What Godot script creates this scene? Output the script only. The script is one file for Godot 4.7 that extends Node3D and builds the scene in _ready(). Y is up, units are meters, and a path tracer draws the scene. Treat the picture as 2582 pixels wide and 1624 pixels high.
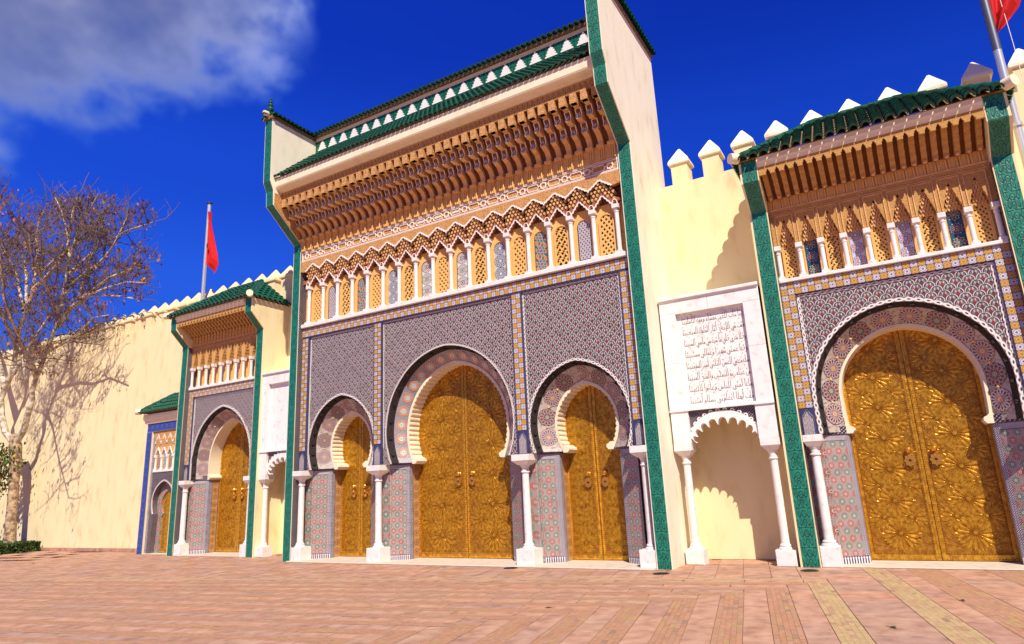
extends Node3D
# Palace gateway: three portals in a crenellated wall, marble fountain niches, flagpoles, a plane tree and a paved square.
# Metres, y up. The big portal is centred on x = 0 with its tile face on z = 0; the square lies towards +z.

class MB:
	# collects faces per material and makes one ArrayMesh of them
	class Surf:
		var v := PackedVector3Array()
		var n := PackedVector3Array()
		var u := PackedVector2Array()
		var c := PackedColorArray()
	var surfs := {}
	var s: Surf
	var col := Color.WHITE
	var k := 1.0          # uv per metre where no uv is given
	func m(mat: Material) -> MB:
		if not surfs.has(mat):
			surfs[mat] = Surf.new()
		s = surfs[mat]
		return self
	func vert(p: Vector3, nn: Vector3, uv: Vector2) -> void:
		s.v.append(p)
		s.n.append(nn)
		s.u.append(uv)
		s.c.append(col)
	func flat(p: Vector3, nn: Vector3) -> Vector2:
		var a := nn.abs()
		if a.z >= a.x and a.z >= a.y:
			return Vector2(p.x, -p.y) * k
		if a.x >= a.y:
			return Vector2(p.z, -p.y) * k
		return Vector2(p.x, p.z) * k
	# corners anticlockwise as seen from outside
	func tri(a: Vector3, b: Vector3, c: Vector3) -> void:
		var nn := (b - a).cross(c - a).normalized()
		vert(a, nn, flat(a, nn))
		vert(c, nn, flat(c, nn))
		vert(b, nn, flat(b, nn))
	func quad(a: Vector3, b: Vector3, c: Vector3, d: Vector3) -> void:
		var nn := (c - a).cross(d - b).normalized()
		for p in [a, c, b, a, d, c]:
			vert(p, nn, flat(p, nn))
	func quadu(a: Vector3, b: Vector3, c: Vector3, d: Vector3, ua: Vector2, ub: Vector2, uc: Vector2, ud: Vector2) -> void:
		var nn := (c - a).cross(d - b).normalized()
		vert(a, nn, ua)
		vert(c, nn, uc)
		vert(b, nn, ub)
		vert(a, nn, ua)
		vert(d, nn, ud)
		vert(c, nn, uc)
	func quadn(p: Array, n: Array, u: Array) -> void:
		for i in [0, 2, 1, 0, 3, 2]:
			vert(p[i], n[i], u[i])
	func box(x0: float, y0: float, z0: float, x1: float, y1: float, z1: float, back := true) -> void:
		var a := Vector3(x0, y0, z1)
		var b := Vector3(x1, y0, z1)
		var c := Vector3(x1, y1, z1)
		var d := Vector3(x0, y1, z1)
		var e := Vector3(x0, y0, z0)
		var f := Vector3(x1, y0, z0)
		var g := Vector3(x1, y1, z0)
		var h := Vector3(x0, y1, z0)
		quad(a, b, c, d)
		quad(b, f, g, c)
		quad(e, a, d, h)
		quad(d, c, g, h)
		quad(e, f, b, a)
		if back:
			quad(f, e, h, g)
	# a box with chamfered front edges
	func bevel(x0: float, y0: float, z0: float, x1: float, y1: float, z1: float, r: float) -> void:
		var o := [Vector3(x0, y0, z1 - r), Vector3(x1, y0, z1 - r), Vector3(x1, y1, z1 - r), Vector3(x0, y1, z1 - r)]
		var i := [Vector3(x0 + r, y0 + r, z1), Vector3(x1 - r, y0 + r, z1), Vector3(x1 - r, y1 - r, z1), Vector3(x0 + r, y1 - r, z1)]
		var b := [Vector3(x0, y0, z0), Vector3(x1, y0, z0), Vector3(x1, y1, z0), Vector3(x0, y1, z0)]
		quad(i[0], i[1], i[2], i[3])
		for q in 4:
			var w := (q + 1) % 4
			quad(o[q], o[w], i[w], i[q])
			quad(b[q], b[w], o[w], o[q])
	func tbox(t: Transform3D, x0: float, y0: float, z0: float, x1: float, y1: float, z1: float) -> void:
		var p := []
		for q in [[x0, y0, z1], [x1, y0, z1], [x1, y1, z1], [x0, y1, z1], [x0, y0, z0], [x1, y0, z0], [x1, y1, z0], [x0, y1, z0]]:
			p.append(t * Vector3(q[0], q[1], q[2]))
		quad(p[0], p[1], p[2], p[3])
		quad(p[1], p[5], p[6], p[2])
		quad(p[4], p[0], p[3], p[7])
		quad(p[3], p[2], p[6], p[7])
		quad(p[4], p[5], p[1], p[0])
		quad(p[5], p[4], p[7], p[6])
	# a polygon in x, y between two depths; t may place it anywhere
	func ext(poly: PackedVector2Array, z0: float, z1: float, t := Transform3D(), back := false, sides := true, front := true) -> void:
		if Geometry2D.is_polygon_clockwise(poly):
			poly = poly.duplicate()
			poly.reverse()
		var flip := t.basis.determinant() < 0.0
		var idx := Geometry2D.triangulate_polygon(poly)
		for i in range(0, idx.size(), 3):
			var a := poly[idx[i]]
			var b := poly[idx[i + 1]]
			var c := poly[idx[i + 2]]
			if (b - a).cross(c - a) < 0.0:
				var w := b
				b = c
				c = w
			if flip:
				var w := b
				b = c
				c = w
			if front:
				tri(t * Vector3(a.x, a.y, z1), t * Vector3(b.x, b.y, z1), t * Vector3(c.x, c.y, z1))
			if back:
				tri(t * Vector3(a.x, a.y, z0), t * Vector3(c.x, c.y, z0), t * Vector3(b.x, b.y, z0))
		if sides:
			for i in poly.size():
				var a := poly[i]
				var b := poly[(i + 1) % poly.size()]
				if flip:
					quad(t * Vector3(b.x, b.y, z0), t * Vector3(a.x, a.y, z0), t * Vector3(a.x, a.y, z1), t * Vector3(b.x, b.y, z1))
				else:
					quad(t * Vector3(a.x, a.y, z0), t * Vector3(b.x, b.y, z0), t * Vector3(b.x, b.y, z1), t * Vector3(a.x, a.y, z1))
	# strip between two lines of points, with depth; uv runs along it
	func band(pa: PackedVector2Array, pb: PackedVector2Array, z0: float, z1: float, sa := true, sb := true, uvl := 1.0) -> void:
		var l := 0.0
		for i in pa.size() - 1:
			var d := (pa[i] + pb[i]).distance_to(pa[i + 1] + pb[i + 1]) * 0.5
			var a := Vector3(pa[i].x, pa[i].y, z1)
			var b := Vector3(pa[i + 1].x, pa[i + 1].y, z1)
			var c := Vector3(pb[i + 1].x, pb[i + 1].y, z1)
			var e := Vector3(pb[i].x, pb[i].y, z1)
			var up := (b - a).cross(e - a).z > 0.0
			var z := Vector3(0, 0, z0 - z1)
			var u0 := Vector2(l * uvl, 0)
			var u1 := Vector2((l + d) * uvl, 0)
			if up:
				quadu(a, b, c, e, u0, u1, u1 + Vector2(0, 1), u0 + Vector2(0, 1))
			else:
				quadu(a, e, c, b, u0, u0 + Vector2(0, 1), u1 + Vector2(0, 1), u1)
			if sa:
				if up:
					quad(a + z, b + z, b, a)
				else:
					quad(b + z, a + z, a, b)
			if sb:
				if up:
					quad(c + z, e + z, e, c)
				else:
					quad(e + z, c + z, c, e)
			l += d
	# a raised line of even width on the plane z
	func line(pts: PackedVector2Array, w: float, z0: float, z1: float, closed := false) -> void:
		var n := pts.size()
		var pa := PackedVector2Array()
		var pb := PackedVector2Array()
		for i in n:
			var p := pts[i]
			var q0 := pts[(i - 1 + n) % n] if closed or i > 0 else p
			var q1 := pts[(i + 1) % n] if closed or i < n - 1 else p
			var d0 := (p - q0).normalized()
			var d1 := (q1 - p).normalized()
			if d0 == Vector2.ZERO:
				d0 = d1
			if d1 == Vector2.ZERO:
				d1 = d0
			var nn := (d0 + d1).normalized().orthogonal()
			var f := 1.0 / maxf(0.5, absf(nn.dot(d0.orthogonal())))
			pa.append(p + nn * w * 0.5 * f)
			pb.append(p - nn * w * 0.5 * f)
		if closed:
			pa.append(pa[0])
			pb.append(pb[0])
		band(pa, pb, z0, z1)
	func tube(pts: PackedVector3Array, rad: PackedFloat32Array, sides: int, cap := false) -> void:
		var ring := []
		var ring_n := []
		var up := Vector3(0.31, 0.17, 0.93)
		for i in pts.size():
			var d := (pts[mini(i + 1, pts.size() - 1)] - pts[maxi(i - 1, 0)]).normalized()
			var x := d.cross(up).normalized()
			var y := x.cross(d)
			up = y
			var r := []
			var rn := []
			for q in sides + 1:
				var a := TAU * q / sides
				var nn := x * cos(a) + y * sin(a)
				rn.append(nn)
				r.append(pts[i] + nn * rad[i])
			ring.append(r)
			ring_n.append(rn)
		var l := 0.0
		for i in pts.size() - 1:
			var d := pts[i].distance_to(pts[i + 1])
			for q in sides:
				quadn([ring[i][q + 1], ring[i][q], ring[i + 1][q], ring[i + 1][q + 1]], [ring_n[i][q + 1], ring_n[i][q], ring_n[i + 1][q], ring_n[i + 1][q + 1]],
					[Vector2(float(q + 1) / sides, l), Vector2(float(q) / sides, l), Vector2(float(q) / sides, l + d), Vector2(float(q + 1) / sides, l + d)])
			l += d
		if cap:
			for q in sides:
				tri(pts[0], ring[0][q], ring[0][q + 1])
				tri(pts[-1], ring[-1][q + 1], ring[-1][q])
	# profile of (radius, height) turned about a vertical axis
	func lathe(prof: Array, sides: int, at := Vector3.ZERO) -> void:
		for i in prof.size() - 1:
			var a: Vector2 = prof[i]
			var b: Vector2 = prof[i + 1]
			var t := (b - a).normalized()
			for q in sides:
				var p := []
				var nn := []
				for w in [[a, q], [a, q + 1], [b, q + 1], [b, q]]:
					var an: float = -TAU * w[1] / sides
					var e := Vector3(cos(an), 0, -sin(an))
					p.append(at + e * w[0].x + Vector3(0, w[0].y, 0))
					nn.append((e * t.y - Vector3(0, t.x, 0)).normalized())
				# anticlockwise from outside
				quadn([p[1], p[0], p[3], p[2]], [nn[1], nn[0], nn[3], nn[2]], [Vector2(p[1].x, p[1].y) * k, Vector2(p[0].x, p[0].y) * k, Vector2(p[3].x, p[3].y) * k, Vector2(p[2].x, p[2].y) * k])
	func mesh() -> ArrayMesh:
		var am := ArrayMesh.new()
		for mat in surfs:
			var f: Surf = surfs[mat]
			if f.v.is_empty():
				continue
			var arr := []
			arr.resize(Mesh.ARRAY_MAX)
			arr[Mesh.ARRAY_VERTEX] = f.v
			arr[Mesh.ARRAY_NORMAL] = f.n
			arr[Mesh.ARRAY_TEX_UV] = f.u
			arr[Mesh.ARRAY_COLOR] = f.c
			am.add_surface_from_arrays(Mesh.PRIMITIVE_TRIANGLES, arr)
			am.surface_set_material(am.get_surface_count() - 1, mat)
		return am

var M := {}                    # materials by name
var rng := RandomNumberGenerator.new()

func nm(parent: Node, called: String) -> String:
	# plain name first, then name_001, name_002 ...
	var key := "count_" + called
	var n: int = parent.get_meta(key, 0)
	parent.set_meta(key, n + 1)
	return called if n == 0 else "%s_%03d" % [called, n]

func put(parent: Node, called: String, what, at := Vector3.ZERO) -> MeshInstance3D:
	var o := MeshInstance3D.new()
	o.name = nm(parent, called)
	o.mesh = what.mesh() if what is MB else what
	o.position = at
	parent.add_child(o, true)
	return o

func thing(called: String, label: String, category: String, at := Vector3.ZERO, group := "") -> Node3D:
	var o := Node3D.new()
	o.name = nm(self, called)
	o.position = at
	add_child(o, true)
	o.set_meta("label", label)
	o.set_meta("category", category)
	if group:
		o.set_meta("group", group)
	return o

func tag(o: Node, label: String, category: String, group := "") -> void:
	o.set_meta("label", label)
	o.set_meta("category", category)
	if group:
		o.set_meta("group", group)

func V2(a: Array) -> PackedVector2Array:
	var p := PackedVector2Array()
	for i in range(0, a.size(), 2):
		p.append(Vector2(a[i], a[i + 1]))
	return p

# ------------------------------------------------------------------ textures and materials
func tex(w: int, h: int, f: Callable) -> ImageTexture:
	var b := PackedByteArray()
	b.resize(w * h * 3)
	var i := 0
	for y in h:
		for x in w:
			var c: Color = f.call((x + 0.5) / w, (y + 0.5) / h)
			b[i] = int(clampf(c.r, 0, 1) * 255)
			b[i + 1] = int(clampf(c.g, 0, 1) * 255)
			b[i + 2] = int(clampf(c.b, 0, 1) * 255)
			i += 3
	return ImageTexture.create_from_image(Image.create_from_data(w, h, false, Image.FORMAT_RGB8, b))

func noise_tex(size: int, freq: float, octaves: int, stops: Array, seed_ := 1, ridged := false) -> NoiseTexture2D:
	var n := FastNoiseLite.new()
	n.seed = seed_
	n.noise_type = FastNoiseLite.TYPE_SIMPLEX_SMOOTH
	n.frequency = freq
	n.fractal_octaves = octaves
	n.fractal_type = FastNoiseLite.FRACTAL_RIDGED if ridged else FastNoiseLite.FRACTAL_FBM
	var g := Gradient.new()
	var off := PackedFloat32Array()
	var cols := PackedColorArray()
	for q in stops:
		off.append(q[0])
		cols.append(q[1])
	g.offsets = off
	g.colors = cols
	var t := NoiseTexture2D.new()
	t.width = size
	t.height = size
	t.seamless = true
	t.noise = n
	t.color_ramp = g
	return t

func mat(called: String, col: Color, rough := 0.8, metal := 0.0, texture: Texture2D = null) -> StandardMaterial3D:
	var m := StandardMaterial3D.new()
	m.resource_name = called
	m.albedo_color = col
	m.roughness = rough
	m.metallic = metal
	m.albedo_texture = texture
	M[called] = m
	return m

func tri_map(m: StandardMaterial3D, scale: float) -> StandardMaterial3D:
	m.uv1_triplanar = true
	m.uv1_world_triplanar = true
	m.uv1_scale = Vector3.ONE * scale
	return m

func relief(m: StandardMaterial3D, t: Texture2D, cm: float) -> void:
	m.heightmap_enabled = true
	m.heightmap_texture = t
	m.heightmap_scale = cm

func G(r: int, g: int, b: int) -> Color:
	return Color(r / 255.0, g / 255.0, b / 255.0)

func near(x: float, at: float, w: float) -> bool:
	return absf(x - at) < w

# a many-pointed mosaic star; r from 0 in its middle to 1 on its rim
func rosette(x: float, y: float, n: int, core: Color, petal: Color, second: Color, ground: Color, dark: Color) -> Color:
	var r := sqrt(x * x + y * y)
	var a := absf(fposmod(atan2(y, x) / TAU * n, 1.0) - 0.5) * 2.0     # 0 between petals, 1 on a petal
	if r > 0.94:
		return dark if r < 1.0 else ground
	if r < 0.13:
		return core
	if r < 0.19:
		return ground
	if r < 0.46:
		var w := a - (0.35 + 0.5 * absf(r - 0.33) / 0.14)
		return petal if w > 0.12 else (dark if w > -0.06 else ground)
	if r < 0.56:
		return ground if a > 0.5 else second
	if r < 0.82:
		var b := 1.0 - a
		var w := b - (0.3 + 0.55 * absf(r - 0.69) / 0.13)
		return second if w > 0.1 else (dark if w > -0.1 else ground)
	return petal if a > 0.72 else ground

func make_materials() -> void:
	var white := Color.WHITE
	# plaster of the walls
	var pl := noise_tex(512, 0.012, 5, [[0.0, Color(0.88, 0.86, 0.8)], [0.22, Color(0.955, 0.945, 0.92)], [0.42, Color(0.985, 0.98, 0.97)], [1.0, Color(1, 1, 1)]], 3)
	var bump := noise_tex(512, 0.03, 5, [[0.0, Color.BLACK], [1.0, white]], 8)
	for q in [["plaster", G(241, 223, 174)], ["plaster_pale", G(244, 234, 208)], ["cream", G(238, 226, 194)]]:
		var m := tri_map(mat(q[0], q[1], 0.9, 0.0, pl), 0.35)
		m.uv1_scale = Vector3(0.3, 0.12, 0.3)
		relief(m, bump, 0.22)
	var mb := noise_tex(512, 0.009, 5, [[0.0, G(214, 210, 208)], [0.22, G(236, 232, 229)], [0.38, G(246, 243, 240)], [1.0, G(250, 248, 245)]], 12, false)
	tri_map(mat("marble", G(244, 241, 237), 0.45, 0.0, mb), 0.7)
	mat("white", G(240, 232, 224), 0.7)
	mat("white_stone", G(240, 236, 230), 0.6, 0.0, mb)
	tri_map(M.white_stone, 1.1)
	tri_map(mat("worn_stone", G(214, 200, 182), 0.8, 0.0, mb), 0.6)
	mat("ink", G(132, 121, 113), 0.7)
	# carved plaster: pale arabesque over a reddish ground
	var wv := noise_tex(256, 0.055, 2, [[0.0, G(150, 94, 54)], [0.42, G(166, 106, 62)], [0.52, G(216, 166, 106)], [1.0, G(228, 182, 122)]], 21, true)
	var wh := noise_tex(256, 0.055, 2, [[0.0, Color.BLACK], [0.42, Color(0.1, 0.1, 0.1)], [0.55, white], [1.0, white]], 21, true)
	var cv := tri_map(mat("carved", G(255, 246, 235), 0.85, 0.0, wv), 2.6)
	relief(cv, wh, 1.4)
	var cl := tri_map(mat("carved_light", G(255, 236, 205), 0.85, 0.0, noise_tex(256, 0.07, 3, [[0.0, G(148, 110, 62)], [0.5, G(204, 165, 104)], [1.0, G(226, 192, 132)]], 5, true)), 3.0)
	relief(cl, wh, 1.0)
	var oc := noise_tex(256, 0.02, 4, [[0.0, G(200, 158, 108)], [0.6, G(220, 182, 130)], [1.0, G(230, 194, 144)]], 9)
	tri_map(mat("ochre", G(255, 244, 228), 0.88, 0.0, oc), 0.8)
	tri_map(mat("ochre_deep", G(228, 180, 106), 0.88, 0.0, pl), 0.8)
	mat("terracotta", G(160, 98, 64), 0.9)
	mat("brown", G(112, 66, 38), 0.9)
	var dk := noise_tex(256, 0.06, 3, [[0.0, G(22, 16, 14)], [0.6, G(44, 32, 29)], [1.0, G(72, 56, 50)]], 31)
	relief(tri_map(mat("rim", white, 0.7, 0.0, dk), 1.6), bump, 3.0)
	# green glaze
	var gl := noise_tex(256, 0.03, 4, [[0.0, G(12, 54, 40)], [0.5, G(20, 82, 60)], [1.0, G(46, 112, 82)]], 14)
	tri_map(mat("roof_green", white, 0.28, 0.0, gl), 1.4)
	var mort := noise_tex(256, 0.04, 4, [[0.0, G(74, 56, 40)], [0.6, G(140, 112, 80)], [1.0, G(170, 146, 110)]], 15)
	tri_map(mat("mortar", white, 0.95, 0.0, mort), 1.2)
	tri_map(mat("green_plain", G(20, 98, 72), 0.35, 0.0, noise_tex(256, 0.05, 3, [[0.0, G(170, 190, 180)], [1.0, white]], 4)), 3.0)
	# relief tile of the borders: paired leaves about a bud
	var leafy := func(u: float, v: float) -> float:
		var x := absf(u - 0.5) * 2.0
		var y := fposmod(v, 1.0)
		var h := 1.0
		# petals as outlined ellipses, leaning outwards from a stem
		for e in [[0.0, 0.78, 0.16, 0.2, 0.0], [0.38, 0.62, 0.17, 0.3, 0.5], [0.62, 0.22, 0.16, 0.26, -0.55], [0.0, 0.3, 0.26, 0.17, 0.0], [1.0, 0.86, 0.2, 0.24, 0.0]]:
			var dx: float = x - e[0]
			var dy: float = y - e[1]
			var ca := cos(e[4])
			var sa := sin(e[4])
			var q := Vector2((dx * ca - dy * sa) / e[2], (dx * sa + dy * ca) / e[3]).length()
			h = minf(h, smoothstep(0.02, 0.3, absf(q - 1.0)))
			if q < 0.4:
				h = minf(h, 0.55)
		return h
	var gr := tex(64, 64, func(u, v): return G(7, 66, 54).lerp(G(30, 134, 108), leafy.call(u, v)))
	var grh := tex(64, 64, func(u, v): return Color.BLACK.lerp(white, leafy.call(u, v)))
	relief(mat("green_tile", white, 0.42, 0.0, gr), grh, 0.3)
	var bl := tex(64, 64, func(u, v): return G(20, 30, 92).lerp(G(72, 98, 178), leafy.call(u, v)))
	relief(mat("blue_tile", white, 0.35, 0.0, bl), grh, 0.8)
	# checker tiles of the frames
	var star_tile := func(u: float, v: float, a: Color, b: Color, mid: Color) -> Color:
		var x := absf(u - 0.5) * 2.0
		var y := absf(v - 0.5) * 2.0
		var d := x + y
		var q := maxf(x, y)
		if q > 0.93:
			return b
		if d < 0.3:
			return mid
		if d < 0.42 or (q > 0.62 and q < 0.7):
			return b
		if d > 1.5:
			return b.lerp(a, 0.25)
		return a if not near(d, 0.95, 0.07) else b
	mat("tile_yellow", white, 0.35, 0.0, tex(32, 32, func(u, v): return star_tile.call(u, v, G(222, 164, 46), G(120, 96, 84), G(120, 150, 120))))
	mat("tile_white", white, 0.35, 0.0, tex(32, 32, func(u, v): return star_tile.call(u, v, G(216, 208, 208), G(104, 98, 122), G(150, 92, 70))))
	mat("navy", G(62, 62, 92), 0.5)
	# overlapping scales of the spandrels
	var scales := func(u: float, v: float, tint: Color, dots: Color) -> Color:
		var best := 9.0
		var bx := 0.0
		var by := 0.0
		var row := 0
		for j in [-1, 0, 1, 2, 3]:
			for i in [-1, 0, 1]:
				var cx: float = i + (0.5 if j % 2 != 0 else 0.0)
				var cy: float = j * 0.5
				var dx: float = u - cx
				var dy: float = v - cy
				if dy < 0.05 and dx * dx + dy * dy * 0.9 < 0.3 and -dy < best:
					best = -dy
					bx = dx
					by = dy
					row = j
		var r := sqrt(bx * bx + by * by * 0.9)
		if near(r, 0.53, 0.035):
			return G(46, 43, 56)
		if near(r, 0.45, 0.04):
			return G(208, 200, 190)
		if near(r, 0.36, 0.035):
			return G(58, 50, 60)
		if near(absf(bx), 0.1 + 0.15 * absf(by), 0.045) and r > 0.14 and r < 0.36:
			return G(204, 196, 186)
		if r < 0.12:
			return dots if row % 2 == 0 else G(64, 60, 66)
		return tint
	mat("scales", white, 0.4, 0.0, tex(96, 96, func(u, v): return scales.call(u, v, G(124, 114, 112), G(146, 50, 46))))
	mat("scales_far", white, 0.4, 0.0, tex(64, 64, func(u, v): return scales.call(u, v, G(120, 110, 110), G(140, 66, 64))))
	# wall mosaic of small red and green suns
	var suns := func(u: float, v: float) -> Color:
		var c := G(176, 158, 147)
		var g := sin(u * TAU * 4.0) * sin(v * TAU * 6.0)
		if g > 0.55:
			c = G(150, 104, 98)
		elif g < -0.6:
			c = G(132, 128, 148)
		elif absf(sin((u * 4.0 + v * 6.0) * PI)) < 0.16 or absf(sin((u * 4.0 - v * 6.0) * PI)) < 0.16:
			c = G(190, 178, 168)
		for q in [[0.5, 0.25, 0], [0.0, 0.75, 1], [1.0, 0.75, 1]]:
			var x: float = (u - q[0]) / 0.36
			var y: float = (v - q[1]) / 0.27
			var r := sqrt(x * x + y * y)
			var t := G(164, 74, 68) if q[2] == 0 else G(72, 120, 104)
			if r < 0.14:
				return G(120, 50, 46) if q[2] == 0 else G(210, 140, 60)
			if r < 0.38:
				return G(200, 188, 178)
			if r < 0.98:
				var a := absf(fposmod(atan2(y, x) / TAU * 12.0, 1.0) - 0.5) * 2.0
				if r < 0.52 or a > 0.4:
					return t
				return G(184, 170, 160)
		return c
	mat("suns", white, 0.4, 0.0, tex(96, 128, suns))
	# black and white weave, lozenge band, links, row of little merlons
	mat("weave", white, 0.45, 0.0, tex(32, 32, func(u, v): return G(34, 36, 78) if (absf(sin(u * TAU)) < 0.6) != (absf(sin(v * TAU)) < 0.6) else G(204, 196, 196)))
	mat("weave_dark", white, 0.45, 0.0, tex(32, 32, func(u, v): return G(50, 40, 48) if near(fposmod(u + v, 0.5), 0.25, 0.13) or near(fposmod(u - v, 0.5), 0.25, 0.08) else G(178, 164, 162)))
	mat("links", white, 0.45, 0.0, tex(64, 32, func(u, v):
		var x := absf(fposmod(u, 1.0) - 0.5)
		var y := absf(v - 0.5)
		if y > 0.46:
			return G(60, 50, 60)
		if near(Vector2(x * 1.0, y * 1.25).length(), 0.37, 0.17):
			return G(228, 220, 212)
		return G(40, 70, 64) if y < 0.2 and x < 0.25 else G(120, 98, 92)))
	mat("dado", white, 0.45, 0.0, tex(32, 64, func(u, v):
		var x := absf(u - 0.5)
		if v > 0.9:
			return G(46, 50, 100)
		if v > 0.25:
			return G(226, 218, 216) if x < 0.24 else G(44, 46, 92)
		return G(226, 218, 216) if x < 0.5 * (v / 0.25) else G(44, 46, 92)))
	mat("capped_rows", white, 0.45, 0.0, tex(32, 64, func(u, v):
		if v < 0.06 or v > 0.9:
			return G(70, 66, 96)
		return G(70, 66, 96) if near(absf(fposmod(u + 0.25 * sin(v * TAU), 1.0) - 0.5), 0.25, 0.07) else G(196, 186, 190)))
	mat("amber_tiles", white, 0.4, 0.0, tex(32, 64, func(u, v):
		var x: float = u - 0.5
		var y := (fposmod(v * 2.0, 1.0) - 0.5)
		var r := sqrt(x * x + y * y)
		if u < 0.06 or u > 0.94:
			return G(100, 80, 84)
		if r < 0.1:
			return G(92, 70, 62)
		return G(176, 124, 66) if near(r, 0.28, 0.1) or sin((u + v) * 60.0) > 0.3 else G(206, 172, 132)))
	mat("arch_mosaic", white, 0.4, 0.0, tex(48, 96, func(u, v):
		var x := absf(u - 0.5) * 2.0
		if x + maxf(0.0, 0.35 - v) * 2.6 > 0.92:
			return G(54, 56, 104) if v < 0.35 else G(44, 46, 96)
		var q := sin(u * TAU * 3.0) * sin(v * TAU * 5.0)
		if q > 0.5:
			return G(190, 110, 62)
		if q < -0.5:
			return G(74, 124, 110)
		return G(60, 64, 110) if absf(q) < 0.12 else G(206, 198, 200)))
	# mosaics of the medallions
	var cream := G(184, 170, 158)  # tile ground darkened to stand in for the shade inside the arches
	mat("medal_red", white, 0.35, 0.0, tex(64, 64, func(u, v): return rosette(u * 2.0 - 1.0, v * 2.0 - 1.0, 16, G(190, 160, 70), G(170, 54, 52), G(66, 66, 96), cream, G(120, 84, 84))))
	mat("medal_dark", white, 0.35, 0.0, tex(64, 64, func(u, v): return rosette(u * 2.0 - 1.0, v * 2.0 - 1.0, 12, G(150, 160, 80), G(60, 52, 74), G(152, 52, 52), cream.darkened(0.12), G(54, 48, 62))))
	mat("medal_sun", white, 0.35, 0.0, tex(64, 64, func(u, v):
		var x: float = u * 2.0 - 1.0
		var y: float = v * 2.0 - 1.0
		var r := sqrt(x * x + y * y)
		if r < 0.28:
			return G(158, 190, 186) if r > 0.1 else G(90, 140, 128)
		if r < 0.42:
			return G(226, 220, 216)
		if r < 0.54:
			return G(96, 84, 124)
		if r < 0.62:
			return G(226, 214, 198)
		if r < 0.86 + 0.06 * sin(atan2(y, x) * 20.0):
			return G(214, 132, 42)
		return G(222, 214, 208) if sin(atan2(y, x) * 20.0) > 0.0 else G(74, 104, 124)))
	mat("field_star", white, 0.4, 0.0, tex(64, 64, func(u, v):
		var q := sin(u * TAU) * sin(v * TAU)
		var d := absf(sin((u + v) * TAU)) 
		var e := absf(sin((u - v) * TAU))
		if d < 0.3 or e < 0.3:
			return G(190, 184, 178)
		if q > 0.4:
			return G(96, 132, 136)
		if q < -0.4:
			return G(124, 112, 152)
		return G(178, 104, 84) if d > 0.9 else G(92, 104, 128)))
	var vines := noise_tex(128, 0.035, 2, [[0.0, G(76, 88, 66)], [0.2, G(120, 110, 96)], [0.28, G(180, 166, 154)], [1.0, G(190, 176, 164)]], 44)  # ground of the arch bands, arch shade put into its colour too
	tri_map(mat("field_vine", white, 0.4, 0.0, vines), 2.2)
	var patch := noise_tex(256, 0.02, 4, [[0.0, Color(0.84, 0.82, 0.8)], [0.45, Color(0.96, 0.955, 0.95)], [1.0, white]], 81)
	for q in ["scales", "scales_far", "suns", "weave", "weave_dark", "field_star", "capped_rows", "amber_tiles", "green_tile", "dado"]:
		var z: StandardMaterial3D = M[q]
		z.detail_enabled = true
		z.detail_albedo = patch
		z.detail_blend_mode = BaseMaterial3D.BLEND_MODE_MUL
		z.detail_uv_layer = BaseMaterial3D.DETAIL_UV_2
		z.uv2_triplanar = true
		z.uv2_world_triplanar = true
		z.uv2_scale = Vector3.ONE * 0.8
	# gallery panels
	mat("pane_grey", white, 0.35, 0.0, tex(48, 96, func(u, v):
		return rosette(u * 2.0 - 1.0, fposmod(v * 3.0, 1.0) * 2.0 - 1.0, 12, G(210, 208, 206), G(62, 66, 100), G(120, 126, 132), G(190, 188, 184), G(66, 70, 92))))
	mat("pane_fine", white, 0.35, 0.0, tex(48, 96, func(u, v):
		var q := sin(u * TAU * 4.0) * sin(v * TAU * 9.0)
		if u < 0.08 or u > 0.92 or v > 0.96:
			return G(56, 56, 80)
		return G(70, 70, 96) if q > 0.35 else (G(166, 120, 92) if q < -0.75 else G(186, 178, 178))))
	mat("pane_flower", white, 0.35, 0.0, tex(48, 96, func(u, v):
		var y := fposmod(v * 3.0, 1.0)
		var x: float = (u - 0.5) * 2.0
		var r := sqrt(x * x + pow(y * 2.0 - 1.0, 2.0))
		var a := sin(atan2(y * 2.0 - 1.0, x) * 6.0)
		if u < 0.07 or u > 0.93:
			return G(58, 52, 66)
		if r < 0.2:
			return G(184, 60, 70)
		if r < 0.34:
			return G(214, 212, 206) if a > 0.0 else G(60, 62, 84)
		if r < 0.62:
			return G(66, 108, 104) if a > 0.0 else G(140, 156, 158)
		return G(204, 122, 48) if a > 0.2 else (G(72, 96, 96) if a < -0.6 else G(150, 160, 158))))
	mat("pane_green", white, 0.35, 0.0, tex(48, 96, func(u, v):
		if u < 0.07 or u > 0.93:
			return G(40, 44, 58)
		var i := floorf(v * 3.0)
		return rosette((u - 0.5) * 2.1, fposmod(v * 3.0, 1.0) * 2.1 - 1.05, 16, G(24, 24, 30), G(36, 116, 88) if i == 1.0 else G(50, 54, 86), G(198, 128, 74), G(216, 212, 206), G(48, 70, 78))))
	mat("pane_bold", white, 0.35, 0.0, tex(48, 96, func(u, v):
		var i := floorf(v * 3.0)
		if u < 0.05 or u > 0.95:
			return G(28, 48, 84)
		return rosette((u - 0.5) * 2.2, fposmod(v * 3.0, 1.0) * 2.2 - 1.1, 8 if i != 1.0 else 12, G(228, 172, 44), G(206, 208, 206), G(206, 150, 56) if i != 1.0 else G(190, 92, 46), G(36, 78, 96), G(24, 46, 92))))
	mat("pane_lilac", white, 0.35, 0.0, tex(48, 96, func(u, v):
		if u < 0.05 or u > 0.95:
			return G(66, 68, 110)
		return rosette((u - 0.5) * 2.2, fposmod(v * 3.0, 1.0) * 2.2 - 1.1, 10, G(214, 206, 214), G(60, 72, 136), G(204, 106, 48), G(196, 194, 208), G(92, 94, 140))))
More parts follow.
